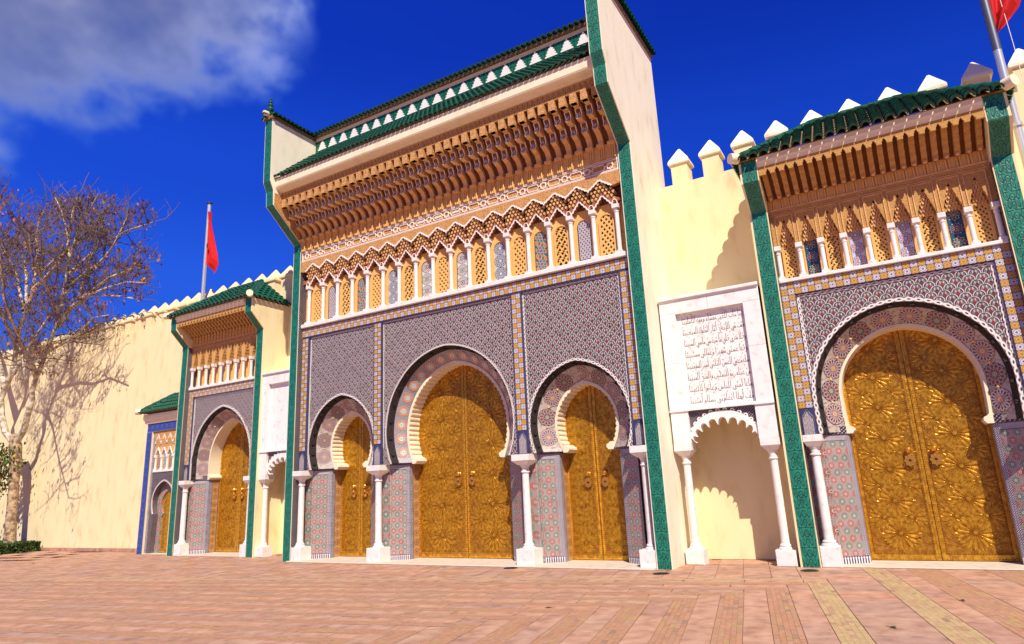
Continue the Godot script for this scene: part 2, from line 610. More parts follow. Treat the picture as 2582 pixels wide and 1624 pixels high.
	# white glazed squares of the parapet
	mat("squares_white", white, 0.4, 0.0, tex(32, 32, func(u, v): return G(206, 196, 186) if u < 0.1 or v < 0.1 else G(240, 234, 228)))
	mat("squares_green", white, 0.35, 0.0, tex(32, 32, func(u, v): return G(14, 62, 46) if u < 0.09 or v < 0.09 else (G(26, 106, 76) if sin(floorf(u * 4.0) * 9.1 + floorf(v * 4.0) * 5.3) > 0.0 else G(18, 88, 62))))
	# brass of the doors
	var br := noise_tex(512, 0.02, 5, [[0.0, G(160, 110, 24)], [0.5, G(202, 150, 40)], [1.0, G(230, 184, 72)]], 51)
	var brm := tri_map(mat("brass", G(255, 250, 236), 0.34, 0.6, br), 0.9)
	relief(brm, noise_tex(256, 0.06, 3, [[0.0, Color.BLACK], [1.0, white]], 52, true), 0.25)
	var brd := tri_map(mat("brass_plate", G(206, 186, 160), 0.5, 0.45, br), 0.9)
	relief(brd, noise_tex(256, 0.08, 3, [[0.0, Color.BLACK], [1.0, white]], 53, true), 0.5)
	mat("brass_dark", G(92, 56, 14), 0.5, 0.5)
	mat("brass_bright", G(226, 172, 76), 0.36, 0.9)
	# square
	var sl := noise_tex(512, 0.014, 5, [[0.0, G(156, 115, 93)], [0.4, G(184, 140, 114)], [0.7, G(193, 150, 124)], [1.0, G(204, 166, 140)]], 61)
	var slab := tri_map(mat("slab", white, 0.85, 0.0, sl), 0.4)
	slab.vertex_color_use_as_albedo = true
	relief(slab, bump, 0.8)
	var bk := tri_map(mat("brick", white, 0.9, 0.0, noise_tex(256, 0.05, 4, [[0.0, Color(0.88, 0.86, 0.84)], [1.0, white]], 62)), 1.0)
	bk.vertex_color_use_as_albedo = true
	mat("joint", G(158, 114, 86), 0.95)
	mat("iron", G(58, 56, 52), 0.6, 0.3)
	mat("steel", G(206, 207, 210), 0.3, 0.45)
	mat("steel_grey", G(110, 112, 120), 0.45, 0.6)
	var red := mat("flag_red", G(200, 4, 10), 0.85)
	red.backlight = Color(0.12, 0.0, 0.0)
	red.backlight_enabled = true
	red.cull_mode = BaseMaterial3D.CULL_DISABLED
	mat("flag_green", G(10, 60, 30), 0.8)
	# tree
	var bark := noise_tex(256, 0.018, 3, [[0.0, G(104, 84, 66)], [0.38, G(150, 132, 108)], [0.46, G(206, 192, 166)], [1.0, G(226, 214, 190)]], 71)
	relief(tri_map(mat("bark", white, 0.9, 0.0, bark), 0.7), bump, 1.5)
	var trunk := noise_tex(256, 0.02, 4, [[0.0, G(70, 48, 36)], [0.35, G(126, 100, 76)], [0.55, G(180, 152, 116)], [1.0, G(204, 184, 148)]], 72)
	relief(tri_map(mat("bark_old", white, 0.95, 0.0, trunk), 0.8), bump, 3.0)
	mat("twig", G(112, 92, 80), 0.9)
	var lf := mat("leaf", white, 0.75)
	lf.vertex_color_use_as_albedo = true
	lf.cull_mode = BaseMaterial3D.CULL_DISABLED
	lf.backlight_enabled = true
	lf.backlight = Color(0.12, 0.1, 0.03)

# ------------------------------------------------------------------ shared shapes
const FOOT := 2.36

# horseshoe arch about x = 0, from the left foot over the apex to the right foot
func arch(hw: float, cx: float, yc: float, ybot: float, n: int, pinch := 1.0) -> PackedVector2Array:
	var r := hw + cx
	var t0 := asin(clampf((ybot - yc) / r, -1, 1))
	var t1 := acos(clampf(cx / r, -1, 1))
	var p := PackedVector2Array()
	for i in n + 1:
		var t := lerpf(t0, t1, float(i) / n)
		var ax := cx - r * cos(t)
		if t < 0.0:
			ax = lerpf(-hw, ax, pinch)
		p.append(Vector2(ax, yc + r * sin(t)))
	for i in range(n - 1, -1, -1):
		p.append(Vector2(-p[i].x, p[i].y))
	return p

func shifted(p: PackedVector2Array, dx: float, dy := 0.0) -> PackedVector2Array:
	var o := PackedVector2Array()
	for q in p:
		o.append(q + Vector2(dx, dy))
	return o

# turn a (z, y) profile into a solid that runs along x
func along_x(st: MB, prof: Array, x0: float, x1: float, ends := true) -> void:
	var p := PackedVector2Array()
	for i in range(0, prof.size(), 2):
		p.append(Vector2(-prof[i], prof[i + 1]))
	# local x = -z, local y = y, local z = x
	st.ext(p, x0, x1, Transform3D(Basis(Vector3(0, 0, -1), Vector3.UP, Vector3.RIGHT), Vector3.ZERO), ends, true, ends)

# tile whose face fills the unit square, 1 deep
func tile_mesh(front: Material, side: Material, depth: float) -> ArrayMesh:
	var st := MB.new()
	var e := 0.485
	var h := 0.4985
	st.m(front).quadu(Vector3(-e, -e, depth), Vector3(e, -e, depth), Vector3(e, e, depth), Vector3(-e, e, depth), Vector2(0, 1), Vector2(1, 1), Vector2(1, 0), Vector2(0, 0))
	st.m(side)
	var c := [Vector2(-1, -1), Vector2(1, -1), Vector2(1, 1), Vector2(-1, 1)]
	for i in 4:
		var a: Vector2 = c[i]
		var b: Vector2 = c[(i + 1) % 4]
		st.quad(Vector3(a.x * h, a.y * h, 0), Vector3(b.x * h, b.y * h, 0), Vector3(b.x * e, b.y * e, depth), Vector3(a.x * e, a.y * e, depth))
	return st.mesh()

var tiles := {}
func place_tile(parent: Node, called: String, kind: String, at: Vector3, w: float, h: float, tilt := 0.0) -> void:
	if not tiles.has(kind):
		tiles[kind] = tile_mesh(M[kind], M.green_plain if kind == "green_tile" else M.navy, 1.0)
	var o := put(parent, called, tiles[kind])
	o.transform = Transform3D(Basis(Vector3.RIGHT, tilt) * Basis.from_scale(Vector3(w, h, 0.01)), at)

# relief tiles up the front of a projecting pier; prof holds (z, y) pairs
func border_tiles(parent: Node, kind: String, prof: Array, x: float, w: float, pitch: float) -> void:
	for i in range(0, prof.size() - 2, 2):
		var a := Vector2(prof[i], prof[i + 1])
		var b := Vector2(prof[i + 2], prof[i + 3])
		var l := a.distance_to(b)
		var n := maxi(1, roundi(l / pitch))
		var d := (b - a) / l
		for q in n:
			var p := a.lerp(b, (q + 0.5) / n)
			place_tile(parent, "border_tile", kind, Vector3(x, p.y, p.x), w, l / n, atan2(d.x, d.y))

# curved roof tiles laid in a row that climbs towards -z from its eave at the origin
func tile_row(length: float, r: float, seg: float) -> ArrayMesh:
	var st := MB.new().m(M.roof_green)
	var n := maxi(1, roundi(length / seg))
	var d := length / n
	for i in n:
		var z0 := -d * i
		var z1 := -d * (i + 1) - d * 0.12
		var ring := []
		for q in 7:
			var a := PI * q / 6.0
			ring.append(Vector2(cos(a), sin(a)))
		for q in 6:
			var a: Vector2 = ring[q]
			var b: Vector2 = ring[q + 1]
			var r1 := r * 1.04
			var r0 := r * 0.86
			var y0 := 0.035
			var y1 := 0.0
			var p := [Vector3(a.x * r1, a.y * r1 + y0, z0), Vector3(a.x * r0, a.y * r0 + y1, z1), Vector3(b.x * r0, b.y * r0 + y1, z1), Vector3(b.x * r1, b.y * r1 + y0, z0)]
			var na := Vector3(a.x, a.y, 0.1)
			var nb := Vector3(b.x, b.y, 0.1)
			st.quadn(p, [na, na, nb, nb], [Vector2.ZERO, Vector2.ZERO, Vector2.ZERO, Vector2.ZERO])
			st.quad(Vector3(a.x * r0 * 0.9, a.y * r0 * 0.9 + y0 - 0.02, z0), Vector3(a.x * r1, a.y * r1 + y0, z0), Vector3(b.x * r1, b.y * r1 + y0, z0), Vector3(b.x * r0 * 0.9, b.y * r0 * 0.9 + y0 - 0.02, z0))
	return st.mesh()

func merlon_mesh(m: Material, cap: Material) -> ArrayMesh:
	var st := MB.new()
	st.m(m).box(-0.195, -0.1, -0.2, 0.195, 0.53, 0.2, true)
	st.m(cap)
	var lv := [[0.24, 0.5], [0.25, 0.52], [0.25, 0.58], [0.225, 0.63], [0.02, 0.975]]
	for i in lv.size() - 1:
		var a: float = lv[i][0]
		var b: float = lv[i + 1][0]
		var y0: float = lv[i][1]
		var y1: float = lv[i + 1][1]
		var c := [Vector2(-1, 1), Vector2(1, 1), Vector2(1, -1), Vector2(-1, -1)]
		for q in 4:
			var e: Vector2 = c[q]
			var f: Vector2 = c[(q + 1) % 4]
			st.quad(Vector3(e.x * a, y0, e.y * a), Vector3(f.x * a, y0, f.y * a), Vector3(f.x * b, y1, f.y * b), Vector3(e.x * b, y1, e.y * b))
	st.quad(Vector3(-0.025, 0.965, 0.025), Vector3(0.025, 0.965, 0.025), Vector3(0.025, 0.965, -0.025), Vector3(-0.025, 0.965, -0.025))
	st.quad(Vector3(-0.24, 0.5, -0.24), Vector3(0.24, 0.5, -0.24), Vector3(0.24, 0.5, 0.24), Vector3(-0.24, 0.5, 0.24))
	return st.mesh()

# marble column: pedestal, moulded base, shaft, astragal, block capital
func column_mesh(w: float, r: float, ped: float, cap0: float, cap1: float, depth := 0.0) -> ArrayMesh:
	var st := MB.new().m(M.white_stone)
	var h := w * 0.5
	var d := depth * 0.5 if depth > 0.0 else h
	st.bevel(-h, 0.0, -d, h, ped, d, 0.012)
	st.box(-h * 0.98, ped - 0.01, -d * 0.98, h * 0.98, ped + 0.004, d * 0.98, false)
	st.lathe([Vector2(r * 1.62, ped), Vector2(r * 1.66, ped + 0.02), Vector2(r * 1.55, ped + 0.045), Vector2(r * 1.25, ped + 0.055), Vector2(r * 1.38, ped + 0.075), Vector2(r * 1.3, ped + 0.095), Vector2(r * 1.06, ped + 0.11)], 18)
	st.lathe([Vector2(r * 1.06, ped + 0.11), Vector2(r * 1.0, ped + 0.2), Vector2(r * 0.97, (ped + cap0) * 0.5), Vector2(r * 0.9, cap0 - 0.17)], 18)
	var y := cap0 - 0.17
	st.lathe([Vector2(r * 0.9, y), Vector2(r * 1.14, y + 0.008), Vector2(r * 1.18, y + 0.024), Vector2(r * 1.1, y + 0.038), Vector2(r * 0.93, y + 0.042), Vector2(r * 0.95, cap0 - 0.06), Vector2(r * 1.25, cap0 - 0.012), Vector2(r * 1.5, cap0 + 0.02)], 18)
	var b := r * 1.3
	var lv := [[b, cap0], [h * 0.9, cap0 + (cap1 - cap0) * 0.3], [h, cap0 + (cap1 - cap0) * 0.42], [h, cap1]]
	for i in 3:
		var a: float = lv[i][0]
		var e: float = lv[i + 1][0]
		var y0: float = lv[i][1]
		var y1: float = lv[i + 1][1]
		for q in [[-1, 1, 1, 1], [1, 1, 1, -1], [1, -1, -1, -1], [-1, -1, -1, 1]]:
			st.quad(Vector3(q[0] * a, y0, q[1] * a), Vector3(q[2] * a, y0, q[3] * a), Vector3(q[2] * e, y1, q[3] * e), Vector3(q[0] * e, y1, q[1] * e))
	return st.mesh()

func colonnette_mesh(r: float, y0: float, y1: float, bw: float) -> ArrayMesh:
	var st := MB.new().m(M.white_stone)
	st.box(-bw, y0, -bw, bw, y0 + 0.05, bw)
	var c := y1 - 0.13
	st.lathe([Vector2(r * 1.3, y0 + 0.05), Vector2(r * 1.3, y0 + 0.07), Vector2(r, y0 + 0.085), Vector2(r, c - 0.05), Vector2(r * 1.2, c - 0.045), Vector2(r * 1.2, c - 0.02), Vector2(r * 0.95, c - 0.015), Vector2(r * 1.25, c + 0.03)], 12)
	st.bevel(-bw * 0.95, c + 0.03, -bw, bw * 0.95, y1, bw, 0.008)
	return st.mesh()

# star of raised kites for the doors
var stars := {}
func star_mesh(r: float, n: int) -> ArrayMesh:
	var key := "%.3f_%d" % [r, n]
	if stars.has(key):
		return stars[key]
	var st := MB.new()
	for i in n:
		var a := TAU * (i + 0.5) / n
		var d := Vector2(cos(a), sin(a))
		var e := d.orthogonal()
		var w := r * tan(PI / n) * 0.5
		var p := [d * r * 0.16, d * r * 0.5 + e * w * 0.62, d * r * 0.82 + e * w, d * r * 0.99, d * r * 0.82 - e * w, d * r * 0.5 - e * w * 0.62]
		var h := r * 0.026
		var q0 := d * r * 0.36
		var q1 := d * r * 0.84
		var t0 := Vector3(q0.x, q0.y, h)
		var t1 := Vector3(q1.x, q1.y, h)
		var v := []
		for g in p:
			v.append(Vector3(g.x, g.y, 0.0))
		st.m(M.brass)
		st.tri(v[0], t0, v[1])
		st.quad(v[1], t0, t1, v[2])
		st.tri(v[2], t1, v[3])
		st.tri(v[3], t1, v[4])
		st.quad(v[4], t1, t0, v[5])
		st.tri(v[5], t0, v[0])
		var ol := PackedVector2Array()
		for g in p:
			ol.append(g)
		st.line(ol, 0.0085, 0.0, 0.008, true)
		# small lozenge between two kites
		var b := TAU * (i + 1.0) / n
		var f := Vector2(cos(b), sin(b))
		var g2 := f.orthogonal()
		var o := [f * r * 0.84, f * r * 0.97 + g2 * w * 0.55, f * r * 1.12, f * r * 0.97 - g2 * w * 0.55]
		var m := Vector3(f.x * r * 0.97, f.y * r * 0.97, h * 0.9)
		for q in 4:
			var u: Vector2 = o[q]
			var z: Vector2 = o[(q + 1) % 4]
			st.tri(Vector3(u.x, u.y, 0), m, Vector3(z.x, z.y, 0)) if (z - u).cross(Vector2(m.x, m.y) - u) < 0.0 else st.tri(Vector3(u.x, u.y, 0), Vector3(z.x, z.y, 0), m)
	# ring through the kites
	var rim := PackedVector2Array()
	for i in n * 2:
		rim.append(Vector2(cos(PI * i / n), sin(PI * i / n)) * r * (0.52 if i % 2 else 0.44))
	st.line(rim, 0.008, 0.0, 0.009, true)
	# core
	var core := PackedVector2Array()
	for i in n:
		core.append(Vector2(cos(TAU * i / n), sin(TAU * i / n)) * r * (0.13 if i % 2 else 0.1))
	st.ext(core, 0.0, r * 0.045)
	stars[key] = st.mesh()
	return stars[key]

# one leaf of a brass door; hinge side at x = x0, free side at x1
func door_leaf(root: Node, x0: float, x1: float, y0: float, y1: float, z: float, r: float, knock: float) -> void:
	var xa := minf(x0, x1)
	var xb := maxf(x0, x1)
	var st := MB.new()
	st.m(M.brass_plate).box(xa, y0, z - 0.08, xb, y1, z)
	st.m(M.brass)
	var fr := 0.075
	st.box(xa + 0.004, y0, z - 0.01, xa + fr, y1, z + 0.008, false)
	st.box(xb - fr, y0, z - 0.01, xb - 0.004, y1, z + 0.008, false)
	st.box(xa + fr, y0 + 0.004, z - 0.01, xb - fr, y0 + 0.1, z + 0.008, false)
	var leaf := put(root, "door_leaf", st)
	# rows of studs round the rim
	var sd := MB.new().m(M.brass_bright)
	var pts := []
	var y := y0 + 0.13
	while y < y1:
		for x in [xa + fr + 0.016, xb - fr - 0.016, xa + 0.03, xb - 0.03]:
			pts.append(Vector2(x, y))
		y += 0.042
	var x := xa + fr
	while x < xb - fr:
		pts.append(Vector2(x, y0 + 0.115))
		pts.append(Vector2(x, y0 + 0.03))
		x += 0.042
	for p in pts:
		var s := 0.0125
		var t := Vector3(p.x, p.y, z + 0.026)
		var c := [Vector3(p.x - s, p.y, z + 0.008), Vector3(p.x, p.y - s, z + 0.008), Vector3(p.x + s, p.y, z + 0.008), Vector3(p.x, p.y + s, z + 0.008)]
		for q in 4:
			sd.tri(c[q], c[(q + 1) % 4], t)
	put(leaf, "studs", sd).set_meta("kind", "stuff")
	# stars on a staggered lattice, straps between them
	var w := xb - xa
	var mid := (xa + xb) * 0.5
	var pitch := r * 1.92
	var yy := y0 + 0.16 + r
	var strap := MB.new().m(M.brass)
	var off := w * 0.5 - fr - 0.03
	while yy < y1 + r:
		put(leaf, "star", star_mesh(r, 16), Vector3(mid, yy, z + 0.001))
		for sx in [-1, 1]:
			var cy := yy + pitch * 0.5
			var rr := minf(r * 0.8, off * 0.62)
			if cy < y1 + r * 0.5:
				put(leaf, "star", star_mesh(rr, 12), Vector3(mid + sx * (off - rr * 0.98), cy, z + 0.0005))
			for q in 5:
				var a := Vector2(mid + sx * off * 0.1 * q, yy - pitch * 0.5)
				strap.line(PackedVector2Array([a, Vector2(mid + sx * off, yy - pitch * 0.5 + pitch * (0.2 + 0.18 * q))]), 0.008, z, z + 0.006)
				strap.line(PackedVector2Array([Vector2(mid + sx * off * (0.15 * q + 0.15), yy + pitch * 0.5), Vector2(mid + sx * off, yy + pitch * (0.1 * q - 0.3))]), 0.008, z, z + 0.006)
		yy += pitch
	put(leaf, "strapwork", strap).set_meta("kind", "stuff")
	# knocker near the meeting edge
	if knock > 0.0:
		var kx := x1 - signf(x1 - x0) * 0.2
		var kn := MB.new().m(M.brass_bright)
		var prof := [Vector2(0.0, 0.115), Vector2(0.03, 0.108), Vector2(0.052, 0.08), Vector2(0.055, 0.055), Vector2(0.035, 0.03), Vector2(0.03, 0.015), Vector2(0.05, 0.0)]
		var tmp := MB.new().m(M.brass_bright)
		tmp.lathe(prof, 12)
		var am := tmp.mesh()
		var k2 := put(leaf, "knocker", am, Vector3(kx, knock + 0.1, z))
		k2.rotation.x = PI / 2
		var pl := PackedVector2Array()
		var hole := PackedVector2Array()
		for i in 24:
			var a := TAU * i / 24.0
			var rad := 0.105 + 0.014 * cos(a * 8.0)
			pl.append(Vector2(cos(a) * rad * 0.85, sin(a) * rad))
			hole.append(Vector2(cos(a) * 0.024, sin(a) * 0.024))
		pl.append(pl[0])
		hole.append(hole[0])
		kn.band(pl, hole, 0.0, 0.022)
		for i in 8:
			var a := TAU * i / 8.0
			kn.line(PackedVector2Array([Vector2(cos(a), sin(a)) * 0.03, Vector2(cos(a + 0.3) * 0.08, sin(a + 0.3) * 0.095)]), 0.012, 0.02, 0.032)
		put(leaf, "knocker_plate", kn, Vector3(kx, knock - 0.09, z + 0.045))

# one archway: dark rim, splayed mosaic band with medallions, moulded ring, jambs and a two-leaved door
func archway(root: Node, p: Dictionary) -> void:
	var x: float = p.x
	var n := 26
	var face := shifted(arch(p.hw, p.c, p.yc, FOOT, n, p.pinch), x)
	var fld := shifted(arch(p.hwf, p.c, p.yc, FOOT, n, p.pinch), x)
	var out := shifted(arch(p.hwr, p.cr, p.ycr, FOOT, n, p.pinch), x)
	var cnt := face.size()
	# rim with little knobs of stalactite work
	var st := MB.new().m(M.rim)
	for i in cnt - 1:
		var a := Vector3(face[i].x, face[i].y, p.z)
		var b := Vector3(face[i + 1].x, face[i + 1].y, p.z)
		var c := Vector3(fld[i + 1].x, fld[i + 1].y, p.zf)
		var d := Vector3(fld[i].x, fld[i].y, p.zf)
		st.quad(a, b, c, d)
		if i % 3 == 1:
			var mid := (a + b + c + d) * 0.25
			var inw := (Vector3(x, p.yc, mid.z) - mid).normalized() * 0.03
			st.tbox(Transform3D(Basis.looking_at(inw.normalized(), Vector3.FORWARD), mid), -0.03, -0.05, -0.03, 0.03, 0.05, 0.01)
	put(root, "arch_rim", st)
	# band of mosaic
	st = MB.new().m(p.field)
	st.k = 3.0
	var l := 0.0
	for i in cnt - 1:
		var d := fld[i].distance_to(fld[i + 1])
		var a := Vector3(fld[i].x, fld[i].y, p.zf)
		var b := Vector3(fld[i + 1].x, fld[i + 1].y, p.zf)
		var c := Vector3(out[i + 1].x, out[i + 1].y, p.zr)
		var e := Vector3(out[i].x, out[i].y, p.zr)
		var ww := a.distance_to(e)
		st.quadu(b, a, e, c, Vector2(l + d, 0) * 6.0, Vector2(l, 0) * 6.0, Vector2(l, ww) * 6.0, Vector2(l + d, ww) * 6.0)
		l += d
	# bosses between the medallions
	var nmed: int = p.nmed
	var mr: float = p.mr
	var total := 0.0
	var mids := []
	for i in cnt:
		mids.append(Vector3(lerpf(fld[i].x, out[i].x, 0.5), lerpf(fld[i].y, out[i].y, 0.5), lerpf(p.zf, p.zr, 0.5)))
	for i in cnt - 1:
		total += mids[i].distance_to(mids[i + 1])
	var band := put(root, "mosaic_band", st)
	var disc := {}
	for i in nmed * 2 - 1:
		var want := (0.14 + mr) + (total - 2.0 * (0.14 + mr)) * i / (nmed * 2 - 2)
		var q := 0
		var run := 0.0
		while q < cnt - 2 and run + mids[q].distance_to(mids[q + 1]) < want:
			run += mids[q].distance_to(mids[q + 1])
			q += 1
		var f: float = (want - run) / mids[q].distance_to(mids[q + 1])
		var at: Vector3 = mids[q].lerp(mids[q + 1], f)
		var tan_: Vector3 = (mids[q + 1] - mids[q]).normalized()
		var rad := (Vector3(fld[q].x, fld[q].y, p.zf) - Vector3(out[q].x, out[q].y, p.zr)).normalized()
		var nn := tan_.cross(-rad).normalized()
		if nn.z < 0:
			nn = -nn
		var bas := Basis(nn.cross(rad).normalized() * -1.0, rad, nn)
		if bas.determinant() < 0:
			bas.x = -bas.x
		if i % 2 == 0:
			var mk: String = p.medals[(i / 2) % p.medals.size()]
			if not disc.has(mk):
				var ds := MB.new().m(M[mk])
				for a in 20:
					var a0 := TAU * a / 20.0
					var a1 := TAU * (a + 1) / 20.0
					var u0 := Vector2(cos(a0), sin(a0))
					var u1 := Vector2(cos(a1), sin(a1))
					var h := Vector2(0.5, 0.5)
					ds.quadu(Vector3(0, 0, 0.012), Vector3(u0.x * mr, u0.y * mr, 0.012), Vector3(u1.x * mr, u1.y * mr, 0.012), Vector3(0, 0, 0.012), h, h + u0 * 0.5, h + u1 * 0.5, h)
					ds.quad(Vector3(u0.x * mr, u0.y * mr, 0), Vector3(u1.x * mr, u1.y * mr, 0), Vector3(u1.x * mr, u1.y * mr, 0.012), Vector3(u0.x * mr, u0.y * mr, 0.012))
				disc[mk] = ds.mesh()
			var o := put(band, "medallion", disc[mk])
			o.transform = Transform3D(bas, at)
		elif mr > 0.14:
			var bs := MB.new().m(M.ochre_deep)
			bs.lathe([Vector2(0, 0.03), Vector2(0.016, 0.026), Vector2(0.026, 0.012), Vector2(0.028, 0.0)], 8)
			var o := put(band, "boss", bs)
			o.transform = Transform3D(bas * Basis(Vector3.RIGHT, PI / 2), at)
	# ring
	st = MB.new().m(M.cream)
	var o2 := arch(p.hwr + 0.012, p.cr, p.ycr, FOOT - 0.04, 180, p.pinch)
	var i2 := arch(p.hwr - p.rt, p.cr, p.ycr, FOOT - 0.04, 180, p.pinch)
	if p.teeth > 0:
		for i in i2.size():
			var f: float = float(mini(i, i2.size() - 1 - i)) / 180.0 * p.teeth
			var dir := (o2[i] - i2[i]).normalized()
			i2[i] -= dir * (0.042 * pow(absf(sin(f * PI)), 0.6) - 0.016)
	st.band(shifted(o2, x), shifted(i2, x), p.zd - 0.02, p.zr + 0.03)
	for sx in [-1.0, 1.0]:
		var fx: float = absf(i2[0].x)
		var ft := PackedVector2Array()
		for q in [[0.07, 2.5], [0.0, 2.49], [-0.03, 2.46], [-0.075, 2.44], [-0.085, 2.39], [-0.04, 2.33], [0.07, 2.33]]:
			ft.append(Vector2(x + sx * (fx + q[0]), q[1]))
		st.ext(ft, p.zd - 0.01, p.zr + 0.045)
	put(root, "arch_ring", st)
	# jambs, both sides
	for sx in [-1.0, 1.0]:
		var t := Transform3D(Basis.from_scale(Vector3(sx, 1, 1)), Vector3(x, 0, 0))
		st = MB.new()
		var a := Vector3(-p.jx, 0, p.jz)
		var b := Vector3(-p.dx, 0, p.zr)
		var len_ := a.distance_to(b)
		var f0 := 1.0 - 0.09 / len_
		var cuts := [[0.0, f0, 0.15, 2.2, "suns", 0.185, 0.26], [f0, 1.0, 0.15, 2.32, "weave", 0.075, 0.075], [0.0, f0, 2.2, 2.32, "capped_rows", 0.05, 0.12], [0.0, 1.0, 0.0, 0.15, "dado", 0.05, 0.15]]
		for c in cuts:
			st.m(M[c[4]])
			var c0 := a.lerp(b, c[0])
			var c1 := a.lerp(b, c[1])
			var u0: float = len_ * c[0] / c[5]
			var u1: float = len_ * c[1] / c[5]
			var v0: float = -c[2] / c[6]
			var v1: float = -c[3] / c[6]
			if c[4] == "dado" or c[4] == "capped_rows":
				v0 = 1.0
				v1 = 0.0
			var q := [Vector3(c0.x, c[2], c0.z), Vector3(c1.x, c[2], c1.z), Vector3(c1.x, c[3], c1.z), Vector3(c0.x, c[3], c0.z)]
			var u := [Vector2(u0, v0), Vector2(u1, v0), Vector2(u1, v1), Vector2(u0, v1)]
			if sx > 0:
				st.quadu(t * q[0], t * q[1], t * q[2], t * q[3], u[0], u[1], u[2], u[3])
			else:
				st.quadu(t * q[1], t * q[0], t * q[3], t * q[2], u[1], u[0], u[3], u[2])
		# return of the jamb to the door
		var d := Vector3(-p.dx, 0, p.zd - 0.05)
		var m1 := b.lerp(d, 0.3)
		for c in [[b, m1, "weave", 0.075, 0.075], [m1, d, "amber_tiles", 0.24, 0.45]]:
			st.m(M[c[2]])
			var e0: Vector3 = c[0]
			var e1: Vector3 = c[1]
			var ul: float = e0.distance_to(e1) / c[3]
			var vl: float = 2.32 / c[4]
			if sx > 0:
				st.quadu(t * e0, t * e1, t * (e1 + Vector3(0, 2.32, 0)), t * (e0 + Vector3(0, 2.32, 0)), Vector2(0, vl), Vector2(ul, vl), Vector2(ul, 0), Vector2(0, 0))
			else:
				st.quadu(t * e1, t * e0, t * (e0 + Vector3(0, 2.32, 0)), t * (e1 + Vector3(0, 2.32, 0)), Vector2(ul, vl), Vector2(0, vl), Vector2(0, 0), Vector2(ul, 0))
		put(root, "jamb", st)
		# impost moulding on top
		st = MB.new().m(M.weave_dark)
		st.k = 8.0
		var dirx := Vector3(b.x - a.x, 0, b.z - a.z).normalized()
		var out_n := Vector3(-dirx.z, 0, dirx.x) * 0.02
		if out_n.z < 0:
			out_n = -out_n
		var lo := 2.32
		var hi := 2.47
		var pts := [a + out_n, b + out_n + dirx * 0.02, Vector3(b.x + 0.03, 0, p.zd)]
		for i in 2:
			var e0: Vector3 = pts[i]
			var e1: Vector3 = pts[i + 1]
			var q := [e0 + Vector3(0, lo, 0), e1 + Vector3(0, lo, 0), e1 + Vector3(0, hi, 0), e0 + Vector3(0, hi, 0)]
			if sx > 0:
				st.quad(t * q[0], t * q[1], t * q[2], t * q[3])
			else:
				st.quad(t * q[1], t * q[0], t * q[3], t * q[2])
		var q2 := [pts[0] + Vector3(0, lo, 0), Vector3(-p.jx, lo, p.zd), pts[2] + Vector3(0, lo, 0), pts[1] + Vector3(0, lo, 0)]
		st.quad(t * q2[0], t * q2[1], t * q2[2], t * q2[3])
		put(root, "impost", st)
		# leaf
		door_leaf(root, x + sx * (p.dx + 0.02), x + sx * 0.004, 0.03, p.dh, p.zd, p.star, p.knock)

# mosaic wall above an arch: rectangle minus the arch
func spandrel(root: Node, x: float, hx: float, ytop: float, p: Dictionary, m: Material, cell: Vector2) -> void:
	var st := MB.new().m(m)
	var poly := arch(p.hw, p.c, p.yc, FOOT - 0.03, 26, p.pinch)
	poly.append(Vector2(hx, FOOT - 0.03))
	poly.append(Vector2(hx, ytop))
	poly.append(Vector2(-hx, ytop))
	poly.append(Vector2(-hx, FOOT - 0.03))
	var idx := Geometry2D.triangulate_polygon(poly)
	for i in range(0, idx.size(), 3):
		var q := [poly[idx[i]], poly[idx[i + 1]], poly[idx[i + 2]]]
		if (q[1] - q[0]).cross(q[2] - q[0]) < 0:
			q.reverse()
		for j in [0, 2, 1]:
			st.vert(Vector3(q[j].x + x, q[j].y, p.z), Vector3(0, 0, 1), Vector2(q[j].x / cell.x, -q[j].y / cell.y))
	put(root, "spandrel", st)
	# chain of links round the arch and inside the frame
	st = MB.new().m(M.links)
	var w: float = p.link
	var a := arch(p.hw + w, p.c, p.yc, FOOT - 0.02, 26, p.pinch)
	var b := arch(p.hw, p.c, p.yc, FOOT - 0.02, 26, p.pinch)
	for i in a.size():
		a[i].x = clampf(a[i].x, -hx + 0.002, hx - 0.002)
	st.band(shifted(a, x), shifted(b, x), p.z, p.z + 0.012, true, true, 1.0 / (w * 1.8))
	var e := w * 0.85
	var fr := [PackedVector2Array([Vector2(-hx, FOOT + 0.4), Vector2(-hx, ytop)]), PackedVector2Array([Vector2(-hx, ytop), Vector2(hx, ytop)]), PackedVector2Array([Vector2(hx, ytop), Vector2(hx, FOOT + 0.4)])]
	var fi := [PackedVector2Array([Vector2(-hx + e, FOOT + 0.4), Vector2(-hx + e, ytop - e)]), PackedVector2Array([Vector2(-hx + e, ytop - e), Vector2(hx - e, ytop - e)]), PackedVector2Array([Vector2(hx - e, ytop - e), Vector2(hx - e, FOOT + 0.4)])]
	for i in 3:
		st.band(shifted(fr[i], x), shifted(fi[i], x), p.z, p.z + 0.008, false, true, 1.0 / (e * 1.8))
	put(root, "link_border", st)

# pane or pierced screen of a gallery bay, with a round head
func pane_path(w: float, y0: float, y1: float) -> PackedVector2Array:
	var p := PackedVector2Array([Vector2(-w, y0), Vector2(-w, y1 - w)])
	for i in range(1, 8):
		var a := PI - PI * i / 8.0
		p.append(Vector2(cos(a) * w, y1 - w + sin(a) * w))
	p.append(Vector2(w, y1 - w))
	p.append(Vector2(w, y0))
	return p

